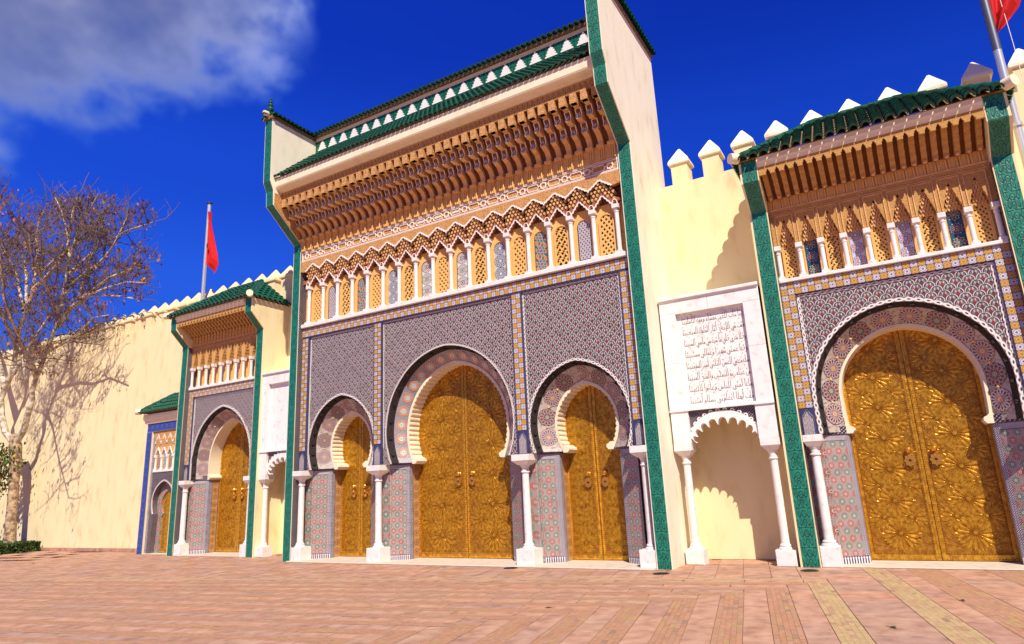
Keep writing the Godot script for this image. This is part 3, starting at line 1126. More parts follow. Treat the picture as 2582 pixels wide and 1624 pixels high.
func pane_mesh(m: Material, w: float, y0: float, y1: float, z: float) -> ArrayMesh:
	var st := MB.new().m(m)
	var path := pane_path(w, y0, y1)
	for i in range(1, path.size() - 2):
		var q := [path[0], path[i + 1], path[i]]
		for j in [0, 2, 1]:
			var v: Vector2 = q[j]
			st.vert(Vector3(v.x, v.y, z), Vector3(0, 0, 1), Vector2((v.x + w) / (2.0 * w), (y1 - v.y) / (y1 - y0)))
	var v2 := [path[0], path[path.size() - 1], path[path.size() - 2]]
	for j in [0, 2, 1]:
		var v: Vector2 = v2[j]
		st.vert(Vector3(v.x, v.y, z), Vector3(0, 0, 1), Vector2((v.x + w) / (2.0 * w), (y1 - v.y) / (y1 - y0)))
	st.m(M.ochre_deep).line(pane_path(w + 0.012, y0, y1 + 0.012), 0.03, z - 0.01, z + 0.02)
	return st.mesh()

func screen_mesh(w: float, y0: float, y1: float, z: float, step: float, kind: int) -> ArrayMesh:
	var st := MB.new().m(M.ochre_deep)
	var path := pane_path(w, y0, y1)
	st.line(path, 0.04, z - 0.03, z + 0.02)
	var t := step * (0.3 if kind == 0 else 0.22)
	var clip := path
	var lines := []
	var c := y0 - 2.0 * w
	while c < y1 + 2.0 * w:
		lines.append([Vector2(-w, c), Vector2(w, c + 2.0 * w * 1.25)])
		lines.append([Vector2(-w, c + 2.0 * w * 1.25), Vector2(w, c)])
		c += step
	if kind == 1:
		c = y0
		while c < y1:
			lines.append([Vector2(-w, c), Vector2(w, c)])
			c += step
	for q in lines:
		var got := Geometry2D.intersect_polyline_with_polygon(PackedVector2Array(q), clip)
		for g in got:
			st.line(g, t, z - 0.03, z + (0.0 if q[0].y < q[1].y else 0.004))
	return st.mesh()

# rectangle with a round-headed opening
func pierced_bay(st: MB, hx: float, y0: float, ytop: float, w: float, y1: float, z0: float, z1: float, x: float) -> void:
	var a := pane_path(w, y0, y1)
	var b := PackedVector2Array()
	for i in a.size():
		if i == 0:
			b.append(Vector2(-hx, y0))
		elif i == a.size() - 1:
			b.append(Vector2(hx, y0))
		elif i <= 4:
			b.append(Vector2(-hx, y1 - w + (ytop - y1 + w) * minf(1.0, (i - 1) / 3.0)) if i < 4 else Vector2(-hx, ytop))
		elif i >= a.size() - 5:
			var q := a.size() - 1 - i
			b.append(Vector2(hx, y1 - w + (ytop - y1 + w) * minf(1.0, (q - 1) / 3.0)) if q < 4 else Vector2(hx, ytop))
		else:
			b.append(Vector2(lerpf(-hx, hx, (i - 4.0) / (a.size() - 9.0)), ytop))
	st.band(shifted(b, x), shifted(a, x), z0, z1, false, true)

# cusped line between a springing and an apex: left half then right half
func cusped(hx: float, y0: float, y1: float, cusps: int, bump: float) -> PackedVector2Array:
	var p := PackedVector2Array()
	for i in cusps * 5 + 1:
		var t := float(i) / (cusps * 5)
		var f := absf(sin(t * cusps * PI)) * bump
		p.append(Vector2(-hx + hx * t - f * 0.55, y0 + (y1 - y0) * t + f * 0.75))
	for i in range(cusps * 5 - 1, -1, -1):
		p.append(Vector2(-p[i].x, p[i].y))
	return p

func checker(root: Node, nx: int, ny: int, x0: float, y0: float, s: float, z: float, joined: bool) -> void:
	var st := MB.new()
	for j in ny:
		for i in nx:
			var kind := "tile_yellow" if (i + j) % 2 == 0 else "tile_white"
			var at := Vector3(x0 + (i + 0.5) * s, y0 + (j + 0.5) * s, z)
			if not joined:
				place_tile(root, "frame_tile", kind, at, s, s)
			else:
				var e := s * 0.46
				st.m(M[kind]).quadu(at + Vector3(-e, -e, 0.012), at + Vector3(e, -e, 0.012), at + Vector3(e, e, 0.012), at + Vector3(-e, e, 0.012), Vector2(0, 1), Vector2(1, 1), Vector2(1, 0), Vector2(0, 0))
				st.m(M.navy)
				for q in [[-1, -1, 1, -1], [1, -1, 1, 1], [1, 1, -1, 1], [-1, 1, -1, -1]]:
					st.quad(at + Vector3(q[0] * s * 0.49, q[1] * s * 0.49, 0), at + Vector3(q[2] * s * 0.49, q[3] * s * 0.49, 0), at + Vector3(q[2] * e, q[3] * e, 0.012), at + Vector3(q[0] * e, q[1] * e, 0.012))
	if joined:
		put(root, "frame_tiles", st).set_meta("kind", "stuff")

# ------------------------------------------------------------------ the great central portal
func main_gate() -> void:
	var g := thing("palace_gate", "tallest central portal with three horseshoe brass doors and a carved overhanging cornice", "gate")
	# --- mass of the tower and its two wings
	var st := MB.new().m(M.plaster_pale)
	st.box(-5.0, 6.3, -2.3, 5.0, 12.5, -0.95)
	st.box(-5.0, 0.0, -2.3, 5.0, 6.3, -1.0)
	st.box(-5.0, 8.7, -0.95, 5.0, 11.8, -0.30, false)
	put(g, "tower_wall", st)
	var prof := [0.15, 0.0, 0.15, 8.93, 1.22, 9.83, 1.24, 10.27, 1.36, 10.53, 1.39, 12.52, -2.3, 12.52, -2.3, 0.0]
	var front := [0.15, 0.0, 0.15, 8.93, 1.22, 9.83, 1.24, 10.27, 1.36, 10.53, 1.39, 12.52]
	for sx in [-1.0, 1.0]:
		st = MB.new().m(M.plaster_pale)
		along_x(st, prof, minf(sx * 5.02, sx * 5.33), maxf(sx * 5.02, sx * 5.33))
		var wing := put(g, "wing_wall", st)
		border_tiles(wing, "green_tile", front, sx * 5.175, 0.27, 0.34)
		# woven band on the inner cheek, carved lining under the overhang
		st = MB.new().m(M.weave_dark)
		st.k = 6.0
		var xi: float = sx * 5.015
		var q := [Vector3(xi, 0, 0.15), Vector3(xi, 0, -0.25), Vector3(xi, 8.9, -0.25), Vector3(xi, 8.9, 0.15)]
		if sx > 0:
			st.quad(q[0], q[3], q[2], q[1])
		else:
			st.quad(q[0], q[1], q[2], q[3])
		put(wing, "inner_cheek", st)
		st = MB.new().m(M.carved)
		along_x(st, [0.16, 8.92, 1.2, 9.84, 1.2, 10.2, 0.0, 10.2, 0.0, 8.92], minf(xi, xi - sx * 0.012), maxf(xi, xi - sx * 0.012))
		put(wing, "carved_lining", st)
		# coping of tiles along the top of the wing
		var cap := tile_row(0.42, 0.075, 0.22)
		st = MB.new().m(M.mortar)
		st.box(minf(sx * 4.98, sx * 5.37), 12.52, -2.35, maxf(sx * 4.98, sx * 5.37), 12.62, 1.44)
		put(wing, "coping_bed", st)
		for i in 25:
			for face in [-1.0, 1.0]:
				var o := put(wing, "coping_tile", cap)
				var z := 1.38 - i * 0.152
				o.transform = Transform3D(Basis(Vector3.UP, PI / 2 * face) * Basis(Vector3.RIGHT, 0.5), Vector3(sx * 5.175 + face * 0.27, 12.58, z))
		var fr := put(wing, "coping_tile", cap)
		fr.transform = Transform3D(Basis(Vector3.RIGHT, 0.5), Vector3(sx * 5.175, 12.58, 1.56))
		st = MB.new().m(M.green_plain)
		st.tube(PackedVector3Array([Vector3(sx * 5.175, 12.72, 1.3), Vector3(sx * 5.175, 12.72, -2.4)]), PackedFloat32Array([0.06, 0.06]), 8, true)
		st.m(M.cream)
		st.tube(PackedVector3Array([Vector3(sx * 5.175, 12.7, 1.42), Vector3(sx * 5.175, 12.68, 1.58)]), PackedFloat32Array([0.075, 0.075]), 14, true)
		put(wing, "ridge_cap", st)
		# finial of stacked glazed balls
		st = MB.new().m(M.roof_green)
		var pf := [Vector2(0.12, 0.0), Vector2(0.05, 0.05)]
		for b in [[0.15, 0.1], [0.29, 0.075], [0.4, 0.055], [0.49, 0.035]]:
			for a in 7:
				var an := PI * a / 6.0 - PI / 2
				pf.append(Vector2(maxf(0.022, cos(an) * b[1]), b[0] + sin(an) * b[1]))
		pf.append(Vector2(0.004, 0.58))
		st.lathe(pf, 12)
		put(wing, "finial", st, Vector3(sx * 5.175, 12.74, 1.36))
	# --- bays: frame of checker tiles, spandrels, arches, doors
	st = MB.new().m(M.navy)
	st.box(-5.015, 6.07, -0.3, 5.015, 6.36, -0.012, false)
	for x in [-4.875, -2.14, 2.14, 4.875]:
		st.box(x - 0.145, FOOT - 0.03, -0.3, x + 0.145, 6.07, -0.012, false)
	put(g, "frame_bed", st)
	checker(g, 85, 2, -5.015, 6.098, 0.118, -0.012, false)
	for x in [-4.875, -2.14, 2.14, 4.875]:
		checker(g, 2, 27, x - 0.118, 2.86, 0.118, -0.012, x < 0.0)
	for x in [-4.875, -2.14, 2.14, 4.875]:
		st = MB.new()
		st.m(M.arch_mosaic).quadu(Vector3(x - 0.12, 2.35, -0.004), Vector3(x + 0.12, 2.35, -0.004), Vector3(x + 0.12, 2.84, -0.004), Vector3(x - 0.12, 2.84, -0.004), Vector2(0, 1), Vector2(1, 1), Vector2(1, 0), Vector2(0, 0))
		st.m(M.navy).line(PackedVector2Array([Vector2(x - 0.1, 2.36), Vector2(x - 0.1, 2.66), Vector2(x - 0.05, 2.73), Vector2(x, 2.82), Vector2(x + 0.05, 2.73), Vector2(x + 0.1, 2.66), Vector2(x + 0.1, 2.36)]), 0.014, -0.01, 0.004)
		put(g, "pier_mosaic", st)
	# pier bodies behind the columns
	for x in [-4.9, -2.14, 2.14, 4.9]:
		st = MB.new().m(M.suns)
		st.k = 2.9
		st.box(x - (0.25 if absf(x) < 4 else 0.16), 0.0, -0.9, x + (0.25 if absf(x) < 4 else 0.16), 2.36, -0.26, false)
		put(g, "pier", st)
	var big := {x = 0.0, hw = 1.88, c = 0.103, yc = 3.15, z = -0.07, hwf = 1.81, zf = -0.27, hwr = 1.53, cr = 0.18, ycr = 3.1, zr = -0.5, rt = 0.045, zd = -0.87, teeth = 26, field = M.field_star,
		medals = ["medal_sun"], mr = 0.135, nmed = 19, jx = 1.92, jz = -0.24, dx = 1.49, dh = 4.85, star = 0.37, knock = 1.92, link = 0.05, pinch = 1.0}
	var small := {x = 3.5, hw = 1.17, c = 0.16, yc = 2.95, z = -0.07, hwf = 1.10, zf = -0.26, hwr = 0.755, cr = 0.18, ycr = 2.95, zr = -0.5, rt = 0.04, zd = -0.87, teeth = 17, field = M.field_vine,
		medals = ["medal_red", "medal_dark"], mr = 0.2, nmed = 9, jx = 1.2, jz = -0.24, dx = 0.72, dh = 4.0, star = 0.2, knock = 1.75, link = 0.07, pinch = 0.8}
	archway(g, big)
	spandrel(g, 0.0, 2.0, 6.07, big, M.scales, Vector2(0.2, 0.2))
	for sx in [-1.0, 1.0]:
		var s := small.duplicate()
		s.x = sx * 3.5
		archway(g, s)
		spandrel(g, sx * 3.5, 1.23, 6.07, s, M.scales_far if sx < 0 else M.scales, Vector2(0.2, 0.2))
	var cm := column_mesh(0.437, 0.085, 0.34, 2.1, 2.33, 0.4)
	for x in [-4.9, -2.137, 2.137, 4.9]:
		put(g, "column", cm, Vector3(x, 0.0, -0.06))
	st = MB.new().m(M.worn_stone)
	st.bevel(-5.01, -0.05, -1.0, 5.01, 0.025, 0.3, 0.012)
	put(g, "threshold", st)
	# --- gallery
	st = MB.new().m(M.white_stone)
	st.bevel(-5.015, 6.36, -0.3, 5.015, 6.47, 0.07, 0.012)
	put(g, "gallery_sill", st)
	var cl := colonnette_mesh(0.05, 6.47, 7.62, 0.085)
	var bay := 0.565
	for i in 18:
		put(g, "colonnette", cl, Vector3((i - 8.5) * bay, 0.0, -0.03))
	var kinds := ["", "pane_fine", "", "pane_flower", "", "pane_grey", "", "pane_green", "", "pane_green", "", "pane_grey", "", "pane_flower", "", "pane_fine", ""]
	var scr := [screen_mesh(0.17, 6.52, 7.5, -0.1, 0.15, 0), screen_mesh(0.17, 6.52, 7.5, -0.1, 0.17, 1)]
	var panes := {}
	st = MB.new().m(M.ochre_deep)
	for i in range(-1, 18):
		var x := (i - 8) * bay
		if i < 0 or i > 16:
			st.box(maxf(x - bay / 2, -5.01), 6.47, -0.2, minf(x + bay / 2, 5.01), 8.3, -0.11, false)
			continue
		var kind: String = kinds[i]
		pierced_bay(st, bay / 2, 6.47, 8.2, 0.17, 7.5, -0.3, -0.11, x)
		st.box(x - bay / 2, 6.47, -0.3, x + bay / 2, 6.52, -0.112, false)
		if kind == "":
			put(g, "pierced_screen", scr[(i / 2) % 2], Vector3(x, 0, 0))
		else:
			if not panes.has(kind):
				panes[kind] = pane_mesh(M[kind], 0.17, 6.52, 7.5, -0.125)
			put(g, "mosaic_pane", panes[kind], Vector3(x, 0, 0))
	st.m(M.brown).box(-5.01, 7.72, -0.2, 5.01, 8.3, -0.104, false)  # brown sheet painted in as the shade between the stalactites
	put(g, "gallery_wall", st)
	# cusped arches: lower white edged arcade, then the stalactites, then the upper curtain
	var low := PackedVector2Array()
	var high := PackedVector2Array()
	for i in 17:
		var x := (i - 8) * bay
		var c := cusped(bay / 2 - 0.055, 7.6, 7.88, 4, 0.018)
		var d := cusped(bay / 2, 8.02, 8.215, 4, 0.016)
		low.append(Vector2(x - bay / 2 - 0.0, 7.68)) 
		low.append_array(shifted(c, x))
		high.append_array(shifted(d.slice(0, d.size() - 1), x))
	low.append(Vector2(8.5 * bay, 7.68))
	high.append(Vector2(8.5 * bay, 8.02))
	var poly := low.duplicate()
	poly.append(Vector2(5.01, 7.7))
	for i in range(17, 0, -1):
		poly.append_array([Vector2((i - 8.5) * bay, 7.80), Vector2((i - 9) * bay, 8.03)])
	poly.append_array([Vector2(-8.5 * bay, 7.80), Vector2(-5.01, 7.8), Vector2(-5.01, 7.7)])
	st = MB.new().m(M.terracotta)
	st.ext(poly, -0.1, 0.03)
	put(g, "arcade_lower", st)
	poly = high.duplicate()
	poly.append_array([Vector2(5.01, 8.06), Vector2(5.01, 8.36), Vector2(-5.01, 8.36), Vector2(-5.01, 8.06)])
	st = MB.new().m(M.carved)
	st.ext(poly, 0.03, 0.14)
	put(g, "arcade_upper", st)
	var edge := MB.new().m(M.white)
	for i in 17:
		edge.line(shifted(cusped(bay / 2 - 0.055, 7.6, 7.88, 4, 0.018), (i - 8) * bay), 0.028, 0.02, 0.045)
	edge.line(high, 0.034, 0.13, 0.155)
	for i in 17:
		edge.ext(shifted(V2([-0.02, 7.87, 0.02, 7.87, 0.012, 7.94, -0.012, 7.94]), (i - 8) * bay), 0.02, 0.045)
	for i in 18:
		var c := PackedVector2Array()
		for q in 9:
			c.append(Vector2((i - 8.5) * bay - 0.06 * cos(PI * q / 8.0), 7.62 + 0.11 * sin(PI * q / 8.0)))
		edge.line(c, 0.016, 0.025, 0.05)
	put(g, "arcade_edging", edge)
	st = MB.new().m(M.ochre)
	for j in 7:
		for i in range(-3, 4):
			var x := (i + (0.5 if j % 2 else 0.0)) * 0.094
			var y := 7.74 + 0.078 * j
			var t := 1.0 - absf(x) / (bay / 2)
			if t < -0.02 or y + 0.05 > 8.02 + 0.2 * t or y < 7.68 + 0.28 * t * 0.95:
				continue
			var z0 := -0.11
			var z1 := 0.035 + 0.095 * clampf((y - 7.72) / 0.42, 0.0, 1.0)
			st.ext(V2([x - 0.022, y + 0.05, x - 0.034, y + 0.025, x - 0.008, y - 0.018, x + 0.008, y - 0.018, x + 0.034, y + 0.025, x + 0.022, y + 0.05]), z0, z1)
	var muq := st.mesh()
	for i in 17:
		put(g, "stalactite_vault", muq, Vector3((i - 8) * bay, 0, 0))
	# inscription band: white interlace over carved ground
	st = MB.new().m(M.carved)
	st.box(-5.013, 8.36, 0.0, 5.013, 8.68, 0.1, false)
	st.m(M.terracotta).box(-5.013, 8.655, 0.1, 5.013, 8.68, 0.125, false)
	put(g, "inscription_band", st)
	edge = MB.new().m(M.white)
	for y in [8.375, 8.40, 8.635, 8.665]:
		edge.line(PackedVector2Array([Vector2(-5.01, y), Vector2(5.01, y)]), 0.014, 0.09, 0.13)
	for x in [-4.98, 4.98]:
		edge.line(PackedVector2Array([Vector2(x, 8.37), Vector2(x, 8.67)]), 0.02, 0.09, 0.131)
	for i in 18:
		var x := (i - 8.5) * bay
		for w in 2:
			var sq := PackedVector2Array()
			for q in 4:
				var a := PI / 2 * q + PI / 4 * w
				sq.append(Vector2(x + cos(a) * 0.088, 8.517 + sin(a) * 0.088))
			edge.line(sq, 0.012, 0.09, 0.126 + 0.002 * w, true)
		if i < 17:
			edge.line(PackedVector2Array([Vector2(x + 0.13, 8.517), Vector2(x + 0.16, 8.59), Vector2(x + 0.405, 8.59), Vector2(x + 0.435, 8.517), Vector2(x + 0.405, 8.445), Vector2(x + 0.16, 8.445)]), 0.012, 0.09, 0.127, true)
			edge.line(PackedVector2Array([Vector2(x + 0.085, 8.53), Vector2(x + 0.13, 8.517)]), 0.012, 0.09, 0.125)
			edge.line(PackedVector2Array([Vector2(x + 0.435, 8.517), Vector2(x + 0.48, 8.53)]), 0.012, 0.09, 0.125)
			for s in (5 if i in [7, 8, 9] else 0):
				edge.line(PackedVector2Array([Vector2(x + 0.19 + s * 0.045, 8.49), Vector2(x + 0.2 + s * 0.045, 8.555), Vector2(x + 0.215 + s * 0.045, 8.5), Vector2(x + 0.23 + s * 0.045, 8.515)]), 0.01, 0.09, 0.122)
	put(g, "inscription_interlace", edge)
	# --- corbels under the overhang
	st = MB.new().m(M.ochre_deep)
	st.quad(Vector3(-5.01, 8.68, 0.125), Vector3(5.01, 8.68, 0.125), Vector3(5.01, 9.06, 0.125), Vector3(-5.01, 9.06, 0.125))
	st.m(M.brown)
	st.quad(Vector3(-5.01, 9.06, 0.02), Vector3(5.01, 9.06, 0.02), Vector3(5.01, 9.95, 0.6), Vector3(-5.01, 9.95, 0.6))
	st.quad(Vector3(-5.01, 9.95, 0.6), Vector3(5.01, 9.95, 0.6), Vector3(5.01, 10.04, 0.9), Vector3(-5.01, 10.04, 0.9))
	put(g, "overhang_soffit", st)
	var cb := MB.new().m(M.ochre)
	along_x(cb, [0.0, 8.98, 0.24, 8.98, 0.24, 9.05, 0.17, 9.08, 0.17, 9.17, 0.24, 9.27, 0.34, 9.31, 0.42, 9.335, 0.385, 9.46, 0.44, 9.585, 0.55, 9.55, 0.69, 9.565, 0.655, 9.69, 0.72, 9.81, 0.95, 9.81, 0.95, 10.05, 0.0, 10.05], -0.062, 0.062)
	cb.m(M.carved).box(-0.082, 9.81, 0.84, 0.082, 10.06, 0.956)
	for pz in [[0.42, 9.345, 0.385, 9.46, 0.44, 9.58], [0.69, 9.575, 0.655, 9.69, 0.72, 9.80]]:
		for e in [[M.white, 0.074, 0.004], [M.brown, 0.052, 0.008]]:
			cb.m(e[0])
			var w: float = e[1]
			var dz: float = e[2]
			var cut := 0.0 if w > 0.06 else 0.018
			for s in 2:
				var a := Vector2(pz[s * 2], pz[s * 2 + 1] + (cut if s == 0 else 0.0))
				var b := Vector2(pz[s * 2 + 2], pz[s * 2 + 3] - (cut if s == 1 else 0.0))
				cb.quad(Vector3(-w, a.y, a.x + dz), Vector3(w, a.y, a.x + dz), Vector3(w, b.y, b.x + dz), Vector3(-w, b.y, b.x + dz))
		# arabesque on the face
		cb.m(M.white)
		for s in [-1.0, 1.0]:
			for e in 3:
				var f := 0.2 + 0.28 * e
				var y0: float = lerpf(pz[1], pz[5], f)
				var z0: float = pz[2] + 0.02 + 0.05 * absf(f - 0.5)
				cb.quad(Vector3(s * 0.008 - 0.006, y0 - 0.02, z0), Vector3(s * 0.008 + 0.006, y0 - 0.02, z0), Vector3(s * 0.034 + 0.006, y0 + 0.04, z0), Vector3(s * 0.034 - 0.006, y0 + 0.04, z0))
	cb.m(M.ochre_deep)
	for x in [-0.05, 0.0, 0.05]:
		cb.tube(PackedVector3Array([Vector3(x, 8.68, 0.165), Vector3(x, 8.99, 0.165)]), PackedFloat32Array([0.02, 0.02]), 8)
	cb.box(-0.085, 8.985, 0.02, 0.085, 9.045, 0.25)
	var cbm := cb.mesh()
	for i in 38:
		put(g, "corbel", cbm, Vector3((i - 18.5) * 0.2655, 0, 0))
	st = MB.new().m(M.carved_light)
	st.box(-5.01, 10.05, 0.6, 5.01, 10.29, 0.95, false)
	st.m(M.brown)
	for i in 76:
		var x := (i - 37.5) * 0.13275
		st.ext(V2([x - 0.042, 10.07, x + 0.042, 10.07, x + 0.042, 10.18, x + 0.02, 10.2, x, 10.235, x - 0.02, 10.2, x - 0.042, 10.18]), 0.945, 0.953, Transform3D(), false, false)
	st.m(M.ochre)
	for i in 76:
		var x := (i - 37.5) * 0.13275
		for q in 3:
			st.line(PackedVector2Array([Vector2(x - 0.04, 10.08 + q * 0.04), Vector2(x + 0.04, 10.115 + q * 0.035)]), 0.009, 0.95, 0.957)
		st.line(PackedVector2Array([Vector2(x - 0.02, 10.07), Vector2(x - 0.02, 10.2)]), 0.007, 0.95, 0.958)
		st.line(PackedVector2Array([Vector2(x + 0.02, 10.07), Vector2(x + 0.02, 10.2)]), 0.007, 0.95, 0.958)
	put(g, "fringe", st)
	# --- cornice, roof, parapet
	st = MB.new().m(M.cream)
	along_x(st, [0.3, 10.27, 0.985, 10.27, 0.99, 10.30, 1.04, 10.315, 1.11, 10.335, 1.16, 10.36, 1.18, 10.40, 1.185, 10.64, 0.3, 10.64], -5.015, 5.015)
	st.m(M.terracotta).box(-5.013, 10.275, 0.96, 5.013, 10.295, 0.976, false)
	put(g, "cornice", st)
	var eave := Vector2(1.235, 10.64)
	var top := Vector2(-0.22, 11.98)
	var ang := atan2(top.y - eave.y, eave.x - top.x)
	st = MB.new().m(M.mortar)
	st.quad(Vector3(-5.01, eave.y - 0.02, eave.x - 0.1), Vector3(5.01, eave.y - 0.02, eave.x - 0.1), Vector3(5.01, top.y, top.x), Vector3(-5.01, top.y, top.x))
	st.quad(Vector3(-5.01, eave.y - 0.02, 0.3), Vector3(5.01, eave.y - 0.02, 0.3), Vector3(5.01, eave.y - 0.02, eave.x - 0.1), Vector3(-5.01, eave.y - 0.02, eave.x - 0.1))
	var roof := put(g, "roof", st)
	var row := tile_row(eave.distance_to(top), 0.066, 0.3)
	for i in 66:
		var o := put(roof, "roof_tile_row", row)
		o.transform = Transform3D(Basis(Vector3.RIGHT, ang), Vector3((i - 32.5) * 0.152, eave.y, eave.x))
	st = MB.new().m(M.plaster_pale)
	st.box(-5.01, 11.9, -0.9, 5.01, 12.62, -0.285, false)
	st.m(M.squares_green)
	st.k = 6.0
	st.box(-5.01, 11.94, -0.5, 5.01, 12.5, -0.28, false)
	st.m(M.cream).box(-5.01, 11.93, -0.5, 5.01, 11.96, -0.255, false)
	st.box(-5.01, 12.52, -0.5, 5.01, 12.6, -0.262, false)
	var par := put(g, "parapet", st)
	st = MB.new().m(M.squares_white)
	st.k = 18.0
	var pine := PackedVector2Array()
	for q in [[0.185, 0.0], [0.185, 0.035], [0.115, 0.085], [0.15, 0.09], [0.15, 0.115], [0.085, 0.165], [0.115, 0.17], [0.115, 0.195], [0.055, 0.24], [0.08, 0.245], [0.075, 0.265], [0.022, 0.31], [0.022, 0.35]]:
		pine.append(Vector2(q[0] * 0.95, q[1] * 0.9))
	for i in range(pine.size() - 1, -1, -1):
		pine.append(Vector2(-pine[i].x, pine[i].y))
	st.ext(pine, 0.0, 0.014)
	var mot := st.mesh()
	for i in 22:
		put(par, "merlon_motif", mot, Vector3((i - 10.5) * 0.449, 12.16, -0.28))
	st = MB.new().m(M.mortar)
	st.box(-5.01, 12.6, -0.62, 5.01, 12.68, -0.2)
	put(par, "coping_bed", st)
	var cp := tile_row(0.44, 0.066, 0.23)
	for i in 66:
		var o := put(par, "coping_tile", cp)
		o.transform = Transform3D(Basis(Vector3.RIGHT, 0.42), Vector3((i - 32.5) * 0.152, 12.64, -0.1))
	st = MB.new().m(M.green_plain)
	st.tube(PackedVector3Array([Vector3(-5.0, 12.84, -0.52), Vector3(5.0, 12.84, -0.52)]), PackedFloat32Array([0.065, 0.065]), 8, true)
	put(par, "ridge_cap", st)

# hipped roof of curved tiles; hx half length at the eave, rx half length of the ridge
func hip_roof(root: Node, hx: float, rx: float, ye: float, ze: float, yr: float, zr: float, zw: float, pitch: float, r: float, ends: int) -> void:
	var st := MB.new().m(M.mortar)
	var a := Vector3(-hx + 0.06, ye + 0.04, ze - 0.06)
	var b := Vector3(hx - 0.06, ye + 0.04, ze - 0.06)
	var c := Vector3(rx, yr, zr)
	var d := Vector3(-rx, yr, zr)
	st.quad(a, b, c, d)
	st.tri(b, Vector3(b.x, b.y, zw), c)
	st.tri(Vector3(a.x, a.y, zw), a, d)
	st.quad(Vector3(a.x, a.y - 0.01, zw), Vector3(b.x, b.y - 0.01, zw), b + Vector3(0, -0.01, 0), a + Vector3(0, -0.01, 0))
	var roof := put(root, "roof", st)
	var run := ze - zr
	var ang := atan2(yr - ye, run)
	var full := Vector2(run, yr - ye).length()
	var n := int(2.0 * hx / pitch)
	var made := {}
	for i in n:
		var x := (i - (n - 1) * 0.5) * pitch
		var f := clampf((hx - absf(x)) / (hx - rx), 0.04, 1.0)
		var key := roundi(f * full * 50.0)
		if not made.has(key):
			made[key] = tile_row(maxf(f * full, 0.12), r, 0.26)
		var o := put(roof, "roof_tile_row", made[key])
		o.transform = Transform3D(Basis(Vector3.RIGHT, ang), Vector3(x, ye + 0.005, ze + 0.01))
	if ends > 0:
		var sang := atan2(yr - ye, hx - rx)
		var sfull := Vector2(hx - rx, yr - ye).length()
		var m := int((ze - zw) / pitch)
		for s in ([-1.0, 1.0] if ends == 2 else [-1.0]):
			for i in m:
				var z := ze - (i + 0.5) * pitch
				var f := clampf((ze - z) / run, 0.04, 1.0)
				var key := roundi(f * sfull * 50.0) + 100000
				if not made.has(key):
					made[key] = tile_row(maxf(f * sfull, 0.12), r, 0.26)
				var o := put(roof, "roof_tile_row", made[key])
				o.transform = Transform3D(Basis(Vector3.UP, PI / 2 * s) * Basis(Vector3.RIGHT, sang), Vector3(s * (hx + 0.03), ye + 0.005, z))
	# ridge and hips
	st = MB.new().m(M.roof_green)
	for q in [[d + Vector3(-0.05, 0.06, 0), c + Vector3(0.05, 0.06, 0)], [Vector3(-hx, ye + 0.08, ze), d + Vector3(0, 0.08, 0)], [Vector3(hx, ye + 0.08, ze), c + Vector3(0, 0.08, 0)]]:
		var p0: Vector3 = q[0]
		var p1: Vector3 = q[1]
		var k := maxi(2, int(p0.distance_to(p1) / 0.24))
		for i in k:
			st.tube(PackedVector3Array([p0.lerp(p1, float(i) / k), p0.lerp(p1, (i + 1.12) / k)]), PackedFloat32Array([0.075, 0.058]), 8, true)
	put(roof, "ridge_tiles", st)
	for s in ([-1.0, 1.0] if ends == 2 else [-1.0]):
		st = MB.new().m(M.cream)
		var e := Vector3(s * hx, ye + 0.1, ze)
		var out := Vector3(s * 0.75, 0.0, 0.66)
		st.tube(PackedVector3Array([e - out * 0.1, e + out * 0.07]), PackedFloat32Array([0.105, 0.105]), 18, true)
		put(roof, "hip_end", st)

